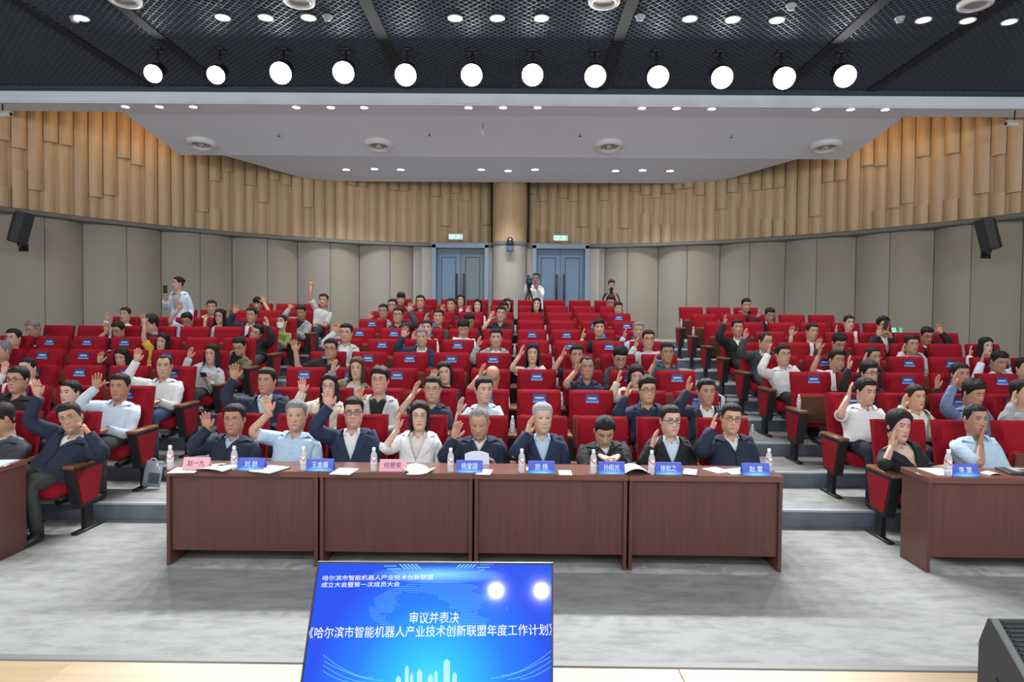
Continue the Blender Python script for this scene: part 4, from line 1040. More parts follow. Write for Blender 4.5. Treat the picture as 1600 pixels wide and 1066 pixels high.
# ---- hair shells
def hair_mesh(style, S, tr):
    mb = MB(); wk = S['wk']; nA = 40; A = np.linspace(-math.pi, math.pi, nA, endpoint=False); d = np.degrees(np.abs(A))
    rs = np.random.RandomState(S['seed'])
    long = style in ('bob', 'long', 'mid')
    if style == 'b': # bald with close-cropped sides
        zh = np.interp(d, [0, 62, 70, 80, 95, 108, 125, 180], [.2, .2, .06, .0, -.02, .0, -.045, -.055]); top = .045; th = .004
    elif style == 'r':
        zh = np.interp(d, [0, 25, 38, 55, 66, 80, 94, 108, 125, 180], [.096, .100, .106, .082, .030, -.005, -.020, .0, -.055, -.062]); top = .123; th = .009
    elif style == 'c':
        zh = np.interp(d, [0, 30, 46, 60, 68, 82, 94, 108, 125, 180], [.082, .084, .080, .055, .034, .002, -.012, .004, -.055, -.062]); top = .123; th = .008
    elif style == 'v':
        zh = np.interp(d, [0, 25, 46, 60, 68, 82, 94, 108, 125, 180], [.074, .072, .070, .054, .032, .0, -.018, .002, -.06, -.066]); top = .123; th = .027
    elif style == 'f':   # fringe low on the forehead
        zh = np.interp(d, [0, 25, 46, 60, 68, 82, 94, 108, 125, 180], [.045, .044, .044, .035, .02, -.005, -.024, -.005, -.06, -.066]); top = .123; th = .022
    elif style == 'w':   # short women's cut
        zh = np.interp(d, [0, 20, 40, 55, 66, 80, 100, 125, 180], [.086, .080, .058, .030, -.005, -.040, -.055, -.065, -.078]); top = .123; th = .032
    elif style == 'bun':
        zh = np.interp(d, [0, 30, 46, 60, 70, 84, 96, 110, 125, 180], [.080, .078, .068, .045, .02, .0, -.012, .0, -.055, -.06]); top = .123; th = .010
    elif long:
        zh = np.interp(d, [0, 20, 40, 52, 58, 180], [.082, .074, .060, .046, .036, .036]); top = .123; th = .018
        if style == 'bob' and S.get('bangs'): zh = np.interp(d, [0, 40, 52, 58, 180], [.043, .043, .042, .036, .036])
    else:                # 's' ordinary short
        zh = np.interp(d, [0, 25, 46, 60, 68, 82, 94, 108, 125, 180], [.079, .080, .079, .060, .036, .002, -.014, .004, -.058, -.064]); top = .123; th = .017
    ns = 9
    s = np.linspace(0, 1, ns)
    Z = zh[None, :] + (top - zh[None, :]) * np.sin(s * math.pi / 2)[:, None] if style != 'b' else np.minimum(zh[None, :], .06) + (np.maximum(top, np.minimum(zh, .06)) - np.minimum(zh, .06))[None, :] * s[:, None]
    AA = np.repeat(A[None, :], ns, 0)
    P = hpoint(AA, Z, wk)
    up = np.clip((Z - .0) / .12, 0, 1)
    T = th * (.28 + .72 * up) * np.clip(.06 + s * 2.6, 0, 1)[:, None] + .0015
    T = T + (rs.normal(0, .0013, T.shape) + rs.normal(0, .0022, nA)[None, :]) * (th > .006) * (s > .05)[:, None]
    Nn = P / np.array([.078, .095, .118]) ** 2; Nn /= np.linalg.norm(Nn, axis=-1)[..., None]
    P = P + Nn * T[..., None]
    if style == 'v' or S.get('part'):        # swept-up side parting
        P[..., 2] += .010 * np.sin(AA * 2 + S['seed']) * up
    if style == 'b':
        keep = zh < .06; j = np.where(np.roll(keep, nA // 2))[0]
        Q = np.roll(P, nA // 2, 1)[:, j]; mb.grid(tr(Q))
    elif not long:
        edge = hpoint(A[None, :], zh[None, :], wk) * .985
        mb.grid(tr(np.concatenate([edge, P, np.repeat(np.array([[[0, .004, .126 + th]]]), nA, 1)], 0)), True)
        if style == 'bun':
            b = np.array([[0.0, .112, .055]]); R_ = .034
            t = np.linspace(-1.4, 1.4, 7); a = np.linspace(0, 2 * math.pi, 10, endpoint=False)
            G = np.stack([np.cos(t)[:, None] * np.cos(a), np.cos(t)[:, None] * np.sin(a), np.repeat(np.sin(t)[:, None], 10, 1)], -1) * R_ + b[0]
            mb.grid(tr(G), True, capa=True, capb=True)
    else:
        mb.grid(tr(np.concatenate([P, np.repeat(np.array([[[0, .004, .126 + th]]]), nA, 1)], 0)), True)
        # curtain of hair at the sides and back
        Ln = {'bob': .135, 'mid': .19, 'long': .31}[style]
        sel = [j for j in range(nA) if d[j] >= 52]; order = sorted(sel, key=lambda j: A[j] % (2 * math.pi)); Ac = np.array([A[j] % (2 * math.pi) for j in order]); 
        nz = 12; zs = np.linspace(0, 1, nz)
        Zt = .040 - zs * (Ln + .040)
        AA2 = np.repeat(Ac[None, :], nz, 0); ZZ = np.repeat(Zt[:, None], len(Ac), 1)
        B = hpoint(AA2, np.maximum(ZZ, -.035), wk)
        Nx = B[..., :2] / np.array([.078, .095]) ** 2; Nx /= np.linalg.norm(Nx, axis=-1)[..., None]
        fl = .017 + .006 * np.sin(zs * 3) + (.012 if style != 'bob' else .004) * zs
        B[..., :2] += Nx * (fl[:, None] + rs.normal(0, .0022, ZZ.shape))[..., None]
        B[..., 2] = ZZ + (rs.normal(0, .004, ZZ.shape) * (zs > .9)[:, None])
        if style == 'bob': B[..., 0] *= (1 - .10 * np.clip(zs - .75, 0, 1) * 4)[:, None]
        if style == 'long': B[..., 0] *= (1 + .10 * zs)[:, None]; 
        In = B.copy(); In[..., :2] *= .86
        mb.grid(tr(B)); mb.grid(tr(In[:, ::-1])); mb.grid(tr(np.stack([In[-1], B[-1]]))); mb.grid(tr(np.stack([B[:, 0], In[:, 0]], 1))); mb.grid(tr(np.stack([In[:, -1], B[:, -1]], 1)))
    return mb
# ---- hands
def hand(mb, W, d, n, th, skin, sc=1.0, curl=.12, spread=.10, lod=0, grip=False):
    """W wrist, d finger direction, n palm normal, th thumb side; fingers curl towards n"""
    d, n, th = unit(d), unit(n), unit(th); sd = 6 if lod == 0 else 5
    def pt(a, b, c): return W + (d * a + th * b + n * c) * sc
    path = [pt(-.03, 0, 0), pt(.0, 0, 0), pt(.025, .001, .0), pt(.05, .001, 0.002), pt(.078, .0, .002), pt(.092, -.001, .0)]
    mb.tube(path, np.array([[.027, .019], [.028, .019], [.036, .018], [.042, .016], [.043, .014], [.039, .010]]) * sc, 10, 0, skin, hint=th)
    Ls = (.072, .080, .074, .058)
    tip = np.array(skin) * [1.03, .86, .82]
    for i in range(4):
        b = .031 - .0205 * i; fx = (1.5 - i) * spread
        L = Ls[i]; dirv = unit(d + th * fx * .55); p = pt(.080 - .004 * abs(i - 1.3), b, .0); q = [p]; ang = curl * (1 + .25 * i) if not grip else .75
        for k, f in enumerate((.42, .32, .26)):
            dv = dirv * math.cos(ang * (k + .5)) + n * math.sin(ang * (k + .5)); p = p + dv * L * f * sc; q.append(p)
        r = np.array([.0102, .0096, .0088, .0066]) * sc * (1 if i < 3 else .88)
        mb.tube(q, r, sd, 0, np.repeat(np.array([skin, skin, skin, tip]), sd, 0), hint=n)
    tc = [pt(.018, .026, .003), pt(.042, .050, .010), pt(.066, .066, .014), pt(.086, .074, .017)]
    if grip: tc = [pt(.018, .026, .003), pt(.042, .046, .018), pt(.062, .044, .034), pt(.078, .034, .044)]
    mb.tube(tc, np.array([.015, .0125, .0108, .0075]) * sc, sd, 0, np.repeat(np.array([skin, skin, skin, tip]), sd, 0), hint=n)
def ik(S, T, a, b, pole):
    D = T - S; L = np.linalg.norm(D); k = 1.0
    if L > (a + b) * .985: k = L / ((a + b) * .985); a *= k; b *= k
    L = max(L, abs(a - b) + .02); u = D / np.linalg.norm(D); x = (a * a - b * b + L * L) / (2 * L); h = math.sqrt(max(0, a * a - x * x))
    p = np.asarray(pole, float); p = unit(p - u * p.dot(u)); return S + u * x + p * h
def bend(p0, p1, p2, n=5, r=.32):
    """polyline with rounded middle joint"""
    a = p1 + (p0 - p1) * r; b = p1 + (p2 - p1) * r; q = [p0 + (a - p0) * t for t in np.linspace(0, 1, 3)]
    for t in np.linspace(0, 1, n)[1:-1]: q.append((1 - t) ** 2 * a + 2 * t * (1 - t) * p1 + t * t * b)
    q += [b + (p2 - b) * t for t in np.linspace(0, 1, 3)]; return np.array(q)
TT = np.array([0, .10, .22, .35, .50, .62, .72, .80, .86, .905, .94, .97, 1.0])
TW = np.array([.178, .172, .162, .160, .168, .178, .187, .190, .182, .160, .128, .096, .070])
TD = np.array([.130, .128, .122, .118, .122, .126, .126, .120, .110, .097, .084, .072, .064])
class Torso:
    def __init__(s, hip, neck, right, bulk, belly=0.0, fem=False):
        s.hip, s.neck = np.asarray(hip, float), np.asarray(neck, float); s.bulk = bulk; s.belly = belly; s.fem = fem
        s.ax = unit(s.neck - s.hip); r = np.asarray(right, float)
        s.r = unit(r - s.ax * r.dot(s.ax)); s.f = unit(np.cross(s.r, s.ax)); 
        if s.f[1] > 0 and abs(s.f[1]) > .2: s.f = -s.f
    def center(s, t):
        t = np.asarray(t, float)[..., None]; return s.hip + (s.neck - s.hip) * t - s.f * .02 * np.sin(t * math.pi)
    def dims(s, t, off=0.0):
        w = np.interp(t, TT, TW) * (.5 + .5 * s.bulk if t > .93 else s.bulk) * (.93 if s.fem else 1) + off; d = np.interp(t, TT, TD) * (.5 + .5 * s.bulk) + off
        return w, d + s.belly * math.exp(-((t - .30) / .22) ** 2) * .5
    def ring(s, t, A, off=0.0, n=2.35):
        w, d = s.dims(t, off); sn, cs = np.sin(A), np.cos(A)
        x = w * np.sign(sn) * np.abs(sn) ** (2 / n); y = d * np.sign(cs) * np.abs(cs) ** (2 / n)
        fb = s.belly * math.exp(-((t - .32) / .2) ** 2) + (.022 * math.exp(-((t - .66) / .10) ** 2) if s.fem else .0)
        y = np.where(cs > 0, y + fb * cs, y)
        return s.center(t) + np.outer(x, s.r) + np.outer(y, s.f)
    def shoulder(s, side):
        return s.center(.855) + s.r * side * (np.interp(.855, TT, TW) * s.bulk * (.93 if s.fem else 1) - .045) + s.f * .0
    def shell(s, mb, off=0.0, v=None, t0=0.0, t1=1.0, mat=0, cols=30, neckw=None):
        """v: None or (tv, halfwidth at the top): an opening in front from tv upwards"""
        ts = np.unique(np.concatenate([np.linspace(t0, .8, 9), np.linspace(.8, t1, 8)])); rows = []
        for t in ts:
            a0 = 0.0
            if v is not None and t > v[0]:
                k = (t - v[0]) / (1 - v[0]); w, _ = s.dims(t, off); xv = min(v[1] * k ** .8, w * .93); a0 = math.asin((xv / w) ** (2.35 / 2))
            
            rows.append(s.ring(t, np.linspace(a0, 2 * math.pi - a0, cols), off))
        P = np.stack(rows); mb.grid(P, False, mat); return ts, P
def person(px, py, row, block, hair, top, col, inner=None, hand_at=None, label='', hc='k', g=None, yaw=0.0, pit=0.0, roll=0.0, e=0, fem=False, bulk=1.0, belly=0.0, skin=None, side=-1, scale=1.0, k=None, trous='gs', lod=None, shut=False,
           lap=None, lap2=None, lhand=None, dY=0.0, stand=None, chairless=False, mask=False, stub=True, elbow=None, turn=0.0, sleeve=None, group=None, hd=-.10, lean=0.0, shoes=False, grip=False, curl=.12, bangs=False, tilt=0.0, jaw=1.0, legx=0.0, onTable=False):
    Yr = yrow(row) if row else 0
    Yh = (Yr - .30 + dY) if stand is None else stand
    Hc = at(px, py, Yh); zf = zrow(row) if stand is None else None
    seed = int(px * 7 + py * 13) % 9973; rs = random.Random(seed)
    lod = lod if lod is not None else (0 if row <= 4 and stand is None else 1)
    if skin is None: skin = 'm'
    base = {'l': (.60, .375, .285), 'm': (.545, .32, .23), 't': (.49, .275, .185), 'd': (.43, .235, .155)}[skin]
    base = tuple(c * rs.uniform(.95, 1.05) for c in base)
    S = dict(skin=base, fem=fem, wk=jaw * (.95 if fem else 1.0) * rs.uniform(.97, 1.03), nose=rs.uniform(.85, 1.1) * (.85 if fem else 1), hc=hc, seed=seed, shut=shut, bald=hair == 'b', stubble=stub and not fem and hair != 'b', bangs=bangs)
    hs = scale * (1.04 if not fem else 1.0)
    right = np.array([math.cos(turn), math.sin(turn), 0])
    neck = Hc + np.array([0, .028, -.180 * hs]) + np.array([0, -lean * .0, 0])
    if stand is None:
        kk = k
        cx = Hc[0] if kk is None else BLOCKS[block][kk] * PITCHX
        if kk is not None: OCC[(block, row, kk)] = True
        cx = float(np.clip(cx, Hc[0] - .14, Hc[0] + .14))
        hip = np.array([cx, Yr - .385, zf + .565])
    else:
        zf = stand_floor(stand); hip = np.array([Hc[0], Yh + .02, neck[2] - .53])
    T = Torso(hip, neck, right, bulk, belly, fem)
    o = thing('person', label, 'person', (hip[0], hip[1], zf), 0, group or 'people seated in the audience')
    O = np.array([hip[0], hip[1], zf])
    yw, pi_, ro = math.radians(yaw), math.radians(pit), math.radians(roll)
    def tr(P): return head_rot(np.asarray(P, float), yw, pi_, ro) * hs + Hc - O
    def b(mb, name, mt, sharp=None, par=o):
        return mb.build(name, mt, par, True, sharp)
    # --- arms: solve both
    def sh(s_): return T.shoulder(s_)
    ua, fa = .285 * (.93 if fem else 1), .245 * (.94 if fem else 1)
    arms = {}
    for s_ in (-1, 1):
        Sx = sh(s_); hp = None
        if s_ == side and hand_at is not None:
            q = at(hand_at[0], hand_at[1], Yh + hd); up = unit(np.array([s_ * .10 + math.sin(math.radians(tilt)), -.06, 1.0])); Wp = q - up * .085
            for _ in range(2):
                El = ik(Sx, Wp, ua, fa, (s_ * .55, -.25, -1.0) if elbow is None else elbow)
                fd = unit(Wp - El); up = unit(up * .55 + fd * .45 + np.array([0, 0, .25])) if not tilt else up; Wp = q - up * .085
            El = ik(Sx, Wp, ua, fa, (s_ * .55, -.25, -1.0) if elbow is None else elbow)
            er = math.radians(e); n0 = np.array([0, -1.0, .0]) ; t0 = np.array([-s_ * 1.0, 0, 0])
            n1 = n0 * math.cos(er) + np.array([-s_, 0, 0]) * math.sin(er); t1 = t0 * math.cos(er) + np.array([0, 1.0, 0]) * math.sin(er)
            n1 = unit(n1 - up * n1.dot(up)); t1 = unit(t1 - up * t1.dot(up) - n1 * t1.dot(n1))
            arms[s_] = (Sx, El, Wp, up, n1, t1, curl, .12 if e < 40 else .04, grip)
        else:
            tgt = lap2 if (s_ == side and lap2 is not None) else lap
            if lhand is not None and s_ == -side: tgt = ('px',) + tuple(lhand)
            if tgt is None:
                if row == 1 and block == 'C': Wp = np.array([Hc[0] + s_ * .12, 5.80, .63]) if not onTable else np.array([Hc[0] + s_ * .07, 5.66, .80])
                elif stand is not None: Wp = hip + T.r * s_ * .25 + np.array([0, -.08, .02])
                else: Wp = hip + T.r * s_ * (.11) + np.array([0, -.26, .115])
                dirv = unit(np.array([-s_ * .55, -.75, -.10])); nn = np.array([0, .05, -1.0]); tt = np.array([-s_ * 1.0, -.3, 0])
                gp = False
            elif tgt[0] == 'px':
                Wp = at(tgt[1], tgt[2], Yh + tgt[3]); dirv = unit(np.array([-s_ * .45, -.1, .9])); nn = unit(np.array([-s_ * .8, -.3, 0])) ; tt = np.array([0, .3, .6]); gp = True
                Wp = Wp - dirv * .07
            El = ik(Sx, Wp, ua, fa, (s_ * .38, .2, -1.0))
            nn = unit(nn - dirv * np.dot(nn, dirv)); tt = unit(tt - dirv * np.dot(tt, dirv) - nn * np.dot(tt, nn))
            arms[s_] = (Sx, El, Wp, dirv, nn, tt, .28, .03, gp)
    longs = top in ('shirt', 'zip', 'suit', 'open', 'knit', 'blouse'); 
    sl = sleeve if sleeve is not None else (1.0 if longs else .45)       # 1 = to the wrist
    # --- body: head, neck, chest, arms and hands
    mb = MB()
    P, C, A, zz = head_grid(lod, S)
    mb.grid(tr(P), True, 0, C.reshape(-1, 3), False, True)
    for s_ in (-1, 1):
        E = np.array([[s_ * .0775 * S['wk'], .012, -.004]]); t = np.linspace(-1.35, 1.35, 6); a = np.linspace(0, 2 * math.pi, 8, endpoint=False)
        G = np.stack([np.cos(t)[:, None] * np.cos(a) * .011, np.cos(t)[:, None] * np.sin(a) * .019, np.repeat(np.sin(t)[:, None], 8, 1) * .031], -1) + E[0]
        G[..., 0] += s_ * .35 * (G[..., 1] - .012); mb.grid(tr(G), True, 0, np.array(base) * [1.0, .88, .86], True, True)
    ts = np.linspace(.45, .985, 8); mb.grid(np.stack([T.ring(t, np.linspace(0, 2 * math.pi, 18, endpoint=False), -.014) for t in ts]) - O, True, 0, np.array(base))
    for s_, (Sx, El, Wp, dv, nn, tt, cu, spd, gp) in arms.items():
        pth = bend(Sx, El, Wp) - O; n = len(pth); rr = np.interp(np.linspace(0, 1, n), [0, .45, .55, .8, 1], [.046, .040, .040, .034, .027]) * (.9 if fem else 1.05)
        mb.tube(pth, rr, 9, 0, np.array(base), hint=tt)
        hand(mb, Wp - O, dv, nn, tt, np.array(base) * [1.06, 1.0, .98], (.96 if fem else 1.05), cu, spd, lod, gp)
    b(mb, 'body', M_skin)
    # --- hair
    if hair != 'n': b(hair_mesh(hair, S, tr), 'hair', M_hair[hc])
    # --- clothes
    shell = cloth(inner or col) 
    outer = cloth(col, 'camo' if col == 'camo' else '') if col != 'camo' else cloth('ol', 'camo')
    def collar(mb2, t, h, flare, gap, off, m_=0):
        cols = np.linspace(gap, 2 * math.pi - gap, 22); 
        r0_ = T.ring(t, cols, off); up = T.ax * h; c0 = T.center(t)
        r1_ = c0 + (r0_ - c0) * np.array(1 - .10) + up - T.f * 0; r2_ = c0 + (r0_ - c0) * (1 + flare) + up * .15
        r2_[0] += T.f * .018 - T.ax * .035; r2_[-1] += T.f * .018 - T.ax * .035; r2_[1] -= T.ax * .015; r2_[-2] -= T.ax * .015
        mb2.grid(np.stack([r0_, r1_, (r1_ + r2_) / 2 + up * .28, r2_]) - O, False, m_)
    def sleeves(mb2, frac, fat, m_=0):
        for s_, (Sx, El, Wp, *_r) in arms.items():
            pth = bend(Sx, El, Wp, 6); L = np.r_[0, np.cumsum(np.linalg.norm(np.diff(pth, axis=0), axis=1))]; L /= L[-1]
            q = np.linspace(0, frac, 11 if frac > .6 else 6); pp = np.stack([np.interp(q, L, pth[:, i]) for i in range(3)], -1)
            rr = np.interp(q, [0, .15, .45, .55, .8, 1], [.070, .069, .058, .055, .047, .041]) * fat
            if frac < .9: rr[-1] *= 1.06
            rr = rr * (1 + .05 * np.sin(q * 30 + seed)) if frac > .6 else rr
            ins = Sx + (T.center(.82) - Sx) * .45
            pp = np.concatenate([[ins], pp, [pp[-1] + (pp[-1] - pp[-2]) * .02]]); rr = np.r_[.055 * fat, rr, rr[-1] * .82]
            mb2.tube(pp - O, rr, 12, m_, None, True, hint=(0, -1, .2))
    fat = {'tee': .98, 'polo': .98, 'shirt': 1.0, 'blouse': 1.0, 'knit': 1.06, 'zip': 1.13, 'suit': 1.14, 'open': 1.12}[top] * (.92 if fem else 1.0) * (.5 + .5 * bulk)
    def shellO(mb2, off, v=None, t1=1.0):
        ts_, P_ = T.shell(MB(), off, v, -.04, t1); mb2.grid(P_ - O, False, 0)
        ts_, P2 = T.shell(MB(), off - .006, v, -.04, t1); return ts_, P_
    if top in ('tee', 'knit', 'blouse'):
        m2 = MB(); shellO(m2, .004, None if top != 'blouse' else (.80, .055), .975); sleeves(m2, sl, fat)
        cols = np.linspace(0, 2 * math.pi, 20, endpoint=False); r = T.ring(.972, cols, .006)
        if top != 'blouse': m2.tube(np.concatenate([r, r[:1]]) - O, .006, 6, 0, None, False)
        b(m2, 'shirt' if top != 'knit' else 'sweater', outer)
    elif top in ('polo', 'shirt'):
        m2 = MB(); shellO(m2, .005, (.84, .038), .985); sleeves(m2, sl, fat); collar(m2, .965, .045, .26, .42, .010)
        b(m2, 'shirt', outer)
        if sl > .9 or sleeve: pass
        bt = MB()
        for t in (.30, .45, .60, .74): bt.ball((T.ring(t, np.array([0.0]), .008) - O)[0], .006, 6, 5)
        if lod == 0: b(bt, 'button', M_cap if top == 'shirt' else outer)
    else:
        tv, vw = {'zip': (.60, .060), 'suit': (.30, .085), 'open': (.06, .10)}[top]
        m2 = MB(); T.shell(MB(), -.006); ts_, P_ = T.shell(MB(), -.004, (.86, .034), -.02, .985); m2.grid(P_ - O)
        ic = inner or 'wh'
        if ic not in ('bk', 'dg_t') and top != 'open' or S.get('col'): collar(m2, .965, .048, .22, .40, .004)
        b(m2, 'shirt', cloth(ic))
        m3 = MB(); ts_, P_ = T.shell(MB(), .016, (tv, vw), -.05, .975); m3.grid(P_ - O); sleeves(m3, sl, fat)
        # turned edge giving the cloth a thickness
        for j, dj in ((0, 1), (-1, -2)):
            e0 = P_[:, j] - O; e1 = e0 + (T.center(ts_) - P_[:, j]) * .05; m3.grid(np.stack([e0, e1], 1) if j == 0 else np.stack([e1, e0], 1))
        if top == 'suit' or top == 'zip' or top == 'open':
            for s_, j in ((1, 0), (-1, -1)):        # lapels / folded collar edge
                rows = []
                for i, t in enumerate(ts_):
                    if t < tv - .02: continue
                    kq = (t - tv) / (.97 - tv); wl = {'suit': .070, 'zip': .045, 'open': .030}[top] * math.sin(min(1, max(.02, kq) * 1.15) * 2.2) ** .7 if kq < 1.3 else .03
                    wl = max(wl, .012)
                    w_, _ = T.dims(t, .016); p0 = P_[i, j]
                    x0 = abs((p0 - T.center(t)).dot(T.r)); x1 = min(x0 + wl, w_ * .97); xs = np.linspace(x0, x1, 4)
                    aa = np.arcsin(np.clip((xs / w_), 0, .999) ** (2.35 / 2)); aa = aa if j == 0 else -aa
                    rg_ = T.ring(t, aa, .027); rows.append(rg_ if True else rg_)
                if len(rows) > 1:
                    G = np.stack(rows) - O; m3.grid(G if j == 0 else G[:, ::-1])
            collar(m3, .955, .050, .30, .55 if top != 'zip' else .42, .018)
        b(m3, 'jacket', outer)
        if top == 'zip':
            zt = MB(); ts2 = np.linspace(.05, tv, 8); zt.tube(np.stack([T.ring(t, np.array([0.0]), .020)[0] for t in ts2]) - O, .0045, 5)
            if lod == 0: b(zt, 'zip', M_greypl if col != 'nv' else cloth('bk'))
        if lod == 0 and sl > .9 and top == 'suit':
            cf = MB()
            for s_, (Sx, El, Wp, dv, *_r) in arms.items():
                u_ = unit(Wp - El); cf.tube(np.array([Wp - u_ * .05, Wp - u_ * .002]) - O, .036, 10)
            b(cf, 'shirt_cuff', cloth(ic))
    # --- trousers
    m4 = MB(); tc = cloth(trous)
    if stand is None:
        for s_ in (-1, 1):
            h0 = hip + T.r * s_ * .085 + np.array([0, .03, -.03]); kx = .10 + .03 * bulk
            kn = np.array([hip[0] + s_ * kx + legx, hip[1] - (.40 if row > 1 else .35), zf + .53]); an = np.array([kn[0] + s_ * .01 - max(0, legx) * 1.3, kn[1] - (.02 if row > 1 else -.08), zf + .085])
            pth = bend(h0, kn, an, 6, .22) - O; n = len(pth)
            m4.tube(pth, np.interp(np.linspace(0, 1, n), [0, .4, .55, .8, 1], [.088, .074, .066, .056, .052]) * (.92 if fem else 1), 10, 0, None, True, hint=(1, 0, 0))
            if shoes:
                sm = MB(); f0 = an - O - np.array([0, 0, .085])
                sm.tube([f0 + (0, .045, .045), f0 + (0, .03, .05), f0 + (0, -.04, .045), f0 + (0, -.12, .035), f0 + (0, -.19, .028), f0 + (0, -.215, .022)], np.array([[.03, .035], [.044, .05], [.045, .045], [.047, .034], [.042, .027], [.02, .015]]), 10, 0, None, True, hint=(1, 0, 0))
                b(sm, 'shoe', M_black_plastic)
        m4.grid(np.stack([T.ring(t, np.linspace(0, 2 * math.pi, 18, endpoint=False), .0) for t in (-.16, -.10, 0, .06)]) - O, True, 0, None, True)
    else:
        for s_ in (-1, 1):
            h0 = hip + T.r * s_ * .085; an = np.array([hip[0] + s_ * .10, hip[1], zf + .07]); kn = (h0 + an) / 2 + np.array([0, -.02, 0])
            pth = bend(h0, kn, an, 5) - O; n = len(pth); m4.tube(pth, np.interp(np.linspace(0, 1, n), [0, .5, 1], [.088, .062, .056]), 10, 0, None, True, hint=(1, 0, 0))
            sm = MB(); f0 = an - O - np.array([0, 0, .07]); sm.tube([f0 + (0, .05, .04), f0 + (0, -.04, .045), f0 + (0, -.13, .032), f0 + (0, -.20, .024)], np.array([[.035, .035], [.045, .045], [.046, .032], [.025, .018]]), 8, 0, None, True, hint=(1, 0, 0)); b(sm, 'shoe', M_black_plastic)
        m4.grid(np.stack([T.ring(t, np.linspace(0, 2 * math.pi, 18, endpoint=False), .0) for t in (-.14, -.08, 0, .06)]) - O, True, 0, None, True)
    b(m4, 'trousers', tc)
    # --- glasses, mask
    if g:
        mg = MB(); rimr = .0016 if g == 's' else .0024
        for s_ in (-1, 1):
            a = np.linspace(0, 2 * math.pi, 14, endpoint=False); R_ = np.stack([s_ *   .0325 + .0225 * np.sign(np.cos(a)) * np.abs(np.cos(a)) ** .7, np.full(14, -.1015) + .006 * np.abs(np.cos(a)) * (s_ * np.cos(a) > 0), .009 + .0150 * np.sign(np.sin(a)) * np.abs(np.sin(a)) ** .7], -1)
            R_ = tr(R_[None])[0]; mg.tube(np.concatenate([R_, R_[:2]]), rimr, 5, 0, None, False)
            mg.tube(tr(np.array([[[s_ * .056, -.094, .012], [s_ * .074, -.05, .013], [s_ * .084, .01, .010]]]))[0], rimr, 5)
            if lod == 0:
                mg.add(R_, [list(range(14))], 1)
        mg.tube(tr(np.array([[[-.010, -.1015, .012], [0, -.1035, .014], [.010, -.1015, .012]]]))[0], rimr, 5)
        b(mg, 'glasses', [M_frame['s' if g == 's' else 'k'], M_glass])
    if mask:
        a = np.radians(np.linspace(-62, 62, 15)); z = np.linspace(-.108, -.012, 10); ZZ, AA = np.meshgrid(z, a, indexing='ij'); G = hpoint(AA, ZZ, S['wk']); 
        G[..., 1] -= .012 + .018 * gauss(G[..., 0], .02) * gauss(ZZ + .035, .03); G[..., 0] *= 1.06
        b(MB().grid(tr(G)), 'face_mask', cloth('wh'))
    return o, T, arms, Hc
def stand_floor(Y): return min(RISE * 10, RISE * max(0, math.floor((Y - STEP0) / DROW) + 1))
M_screenglass = mat('dark_phone_glass', (.02, .025, .03), .1)
def held_phone(px, py, Y, label, rz=0.0, rx=.2, ry=0.0):
    p = at(px, py, Y); o = thing('mobile_phone', label, 'phone', tuple(p), rz, 'mobile phones held in hands', rx); o.rotation_euler = (rx, ry, rz)
    MB().box((0, 0, 0), (.074, .009, .155), 0, .004).build('phone_body', M_black_plastic, o, True, 40)
    MB().box((0, .0055, 0), (.066, .001, .142)).build('screen', M_screenglass, o, False); return o
# ---- who sits where: (photo point of the face, row, block, look)
def cast(block, row, k, px, py, hair, top, col, inner, hand_at, look, **kw):
    if len(look.split()) > 11: print('LONG', len(look.split()), look)
    lab = f'{look}, {ORD[row]} row of {BNAME[block]}'
    return person(px, py, row, block, hair, top, col, inner, hand_at, lab, k=k, **kw)
C_, L_, R_ = 'C', 'L', 'R'
# centre block, first row behind the tables
cast(C_, 1, 0, 366, 656, 's', 'zip', 'nv', 'lb', (322, 657), 'man with clear glasses in navy zip jacket behind pink card', g='s', skin='d', bulk=1.08, yaw=4, tilt=-3)
cast(C_, 1, 1, 463, 650, 's', 'polo', 'lb', None, (417, 632), 'grey-haired man in light blue polo raising bare forearm', hc='g', skin='m', bulk=1.08, yaw=6, belly=.04, tilt=-8, elbow=(-.9, -.3, -.8))
cast(C_, 1, 2, 552, 645, 's', 'suit', 'bl', 'wh', (512, 622), 'man in navy suit and glasses raising hand with white cuff', g='k', yaw=10, skin='m', bulk=1.06, tilt=-2)
cast(C_, 1, 3, 655, 650, 'bob', 'suit', 'wh', 'ow', (621, 657), 'woman with black bob, glasses and white blazer, hand edge-on', g='s', fem=True, skin='l', e=70, yaw=8, lap=None, sleeve=.62, tilt=6)
cast(C_, 1, 4, 750, 658, 'r', 'zip', 'nv', 'wh', (713, 671), 'man with thinning hair in navy jacket, reading raised papers', hc='g', pit=18, shut=True, skin='t', bulk=1.1, e=35, lap=('px', 770, 722, -.28), yaw=-4)
cast(C_, 1, 5, 847, 654, 's', 'suit', 'bl', 'lb', (827, 664), 'smiling silver-haired man in dark navy jacket, hand beside ear', hc='lg', skin='l', e=65, yaw=8, bulk=1.05)
cast(C_, 1, 6, 943, 668, 's', 'zip', 'bk', 'wh', None, 'man in black zip jacket looking down at his phone', onTable=True, pit=30, shut=True, skin='t', bulk=1.18)
cast(C_, 1, 7, 1047, 658, 's', 'suit', 'bk', 'pb', (1022, 684), 'man in black blazer and glasses, raised hand edge-on', g='k', skin='l', e=60, yaw=8, hc='d')
cast(C_, 1, 8, 1141, 655, 's', 'zip', 'nv', 'wh', (1115, 658), 'smiling man with glasses in navy zip jacket with striped collar', g='k', skin='m', e=70, yaw=-6, bulk=1.12, roll=-5, legx=.12)
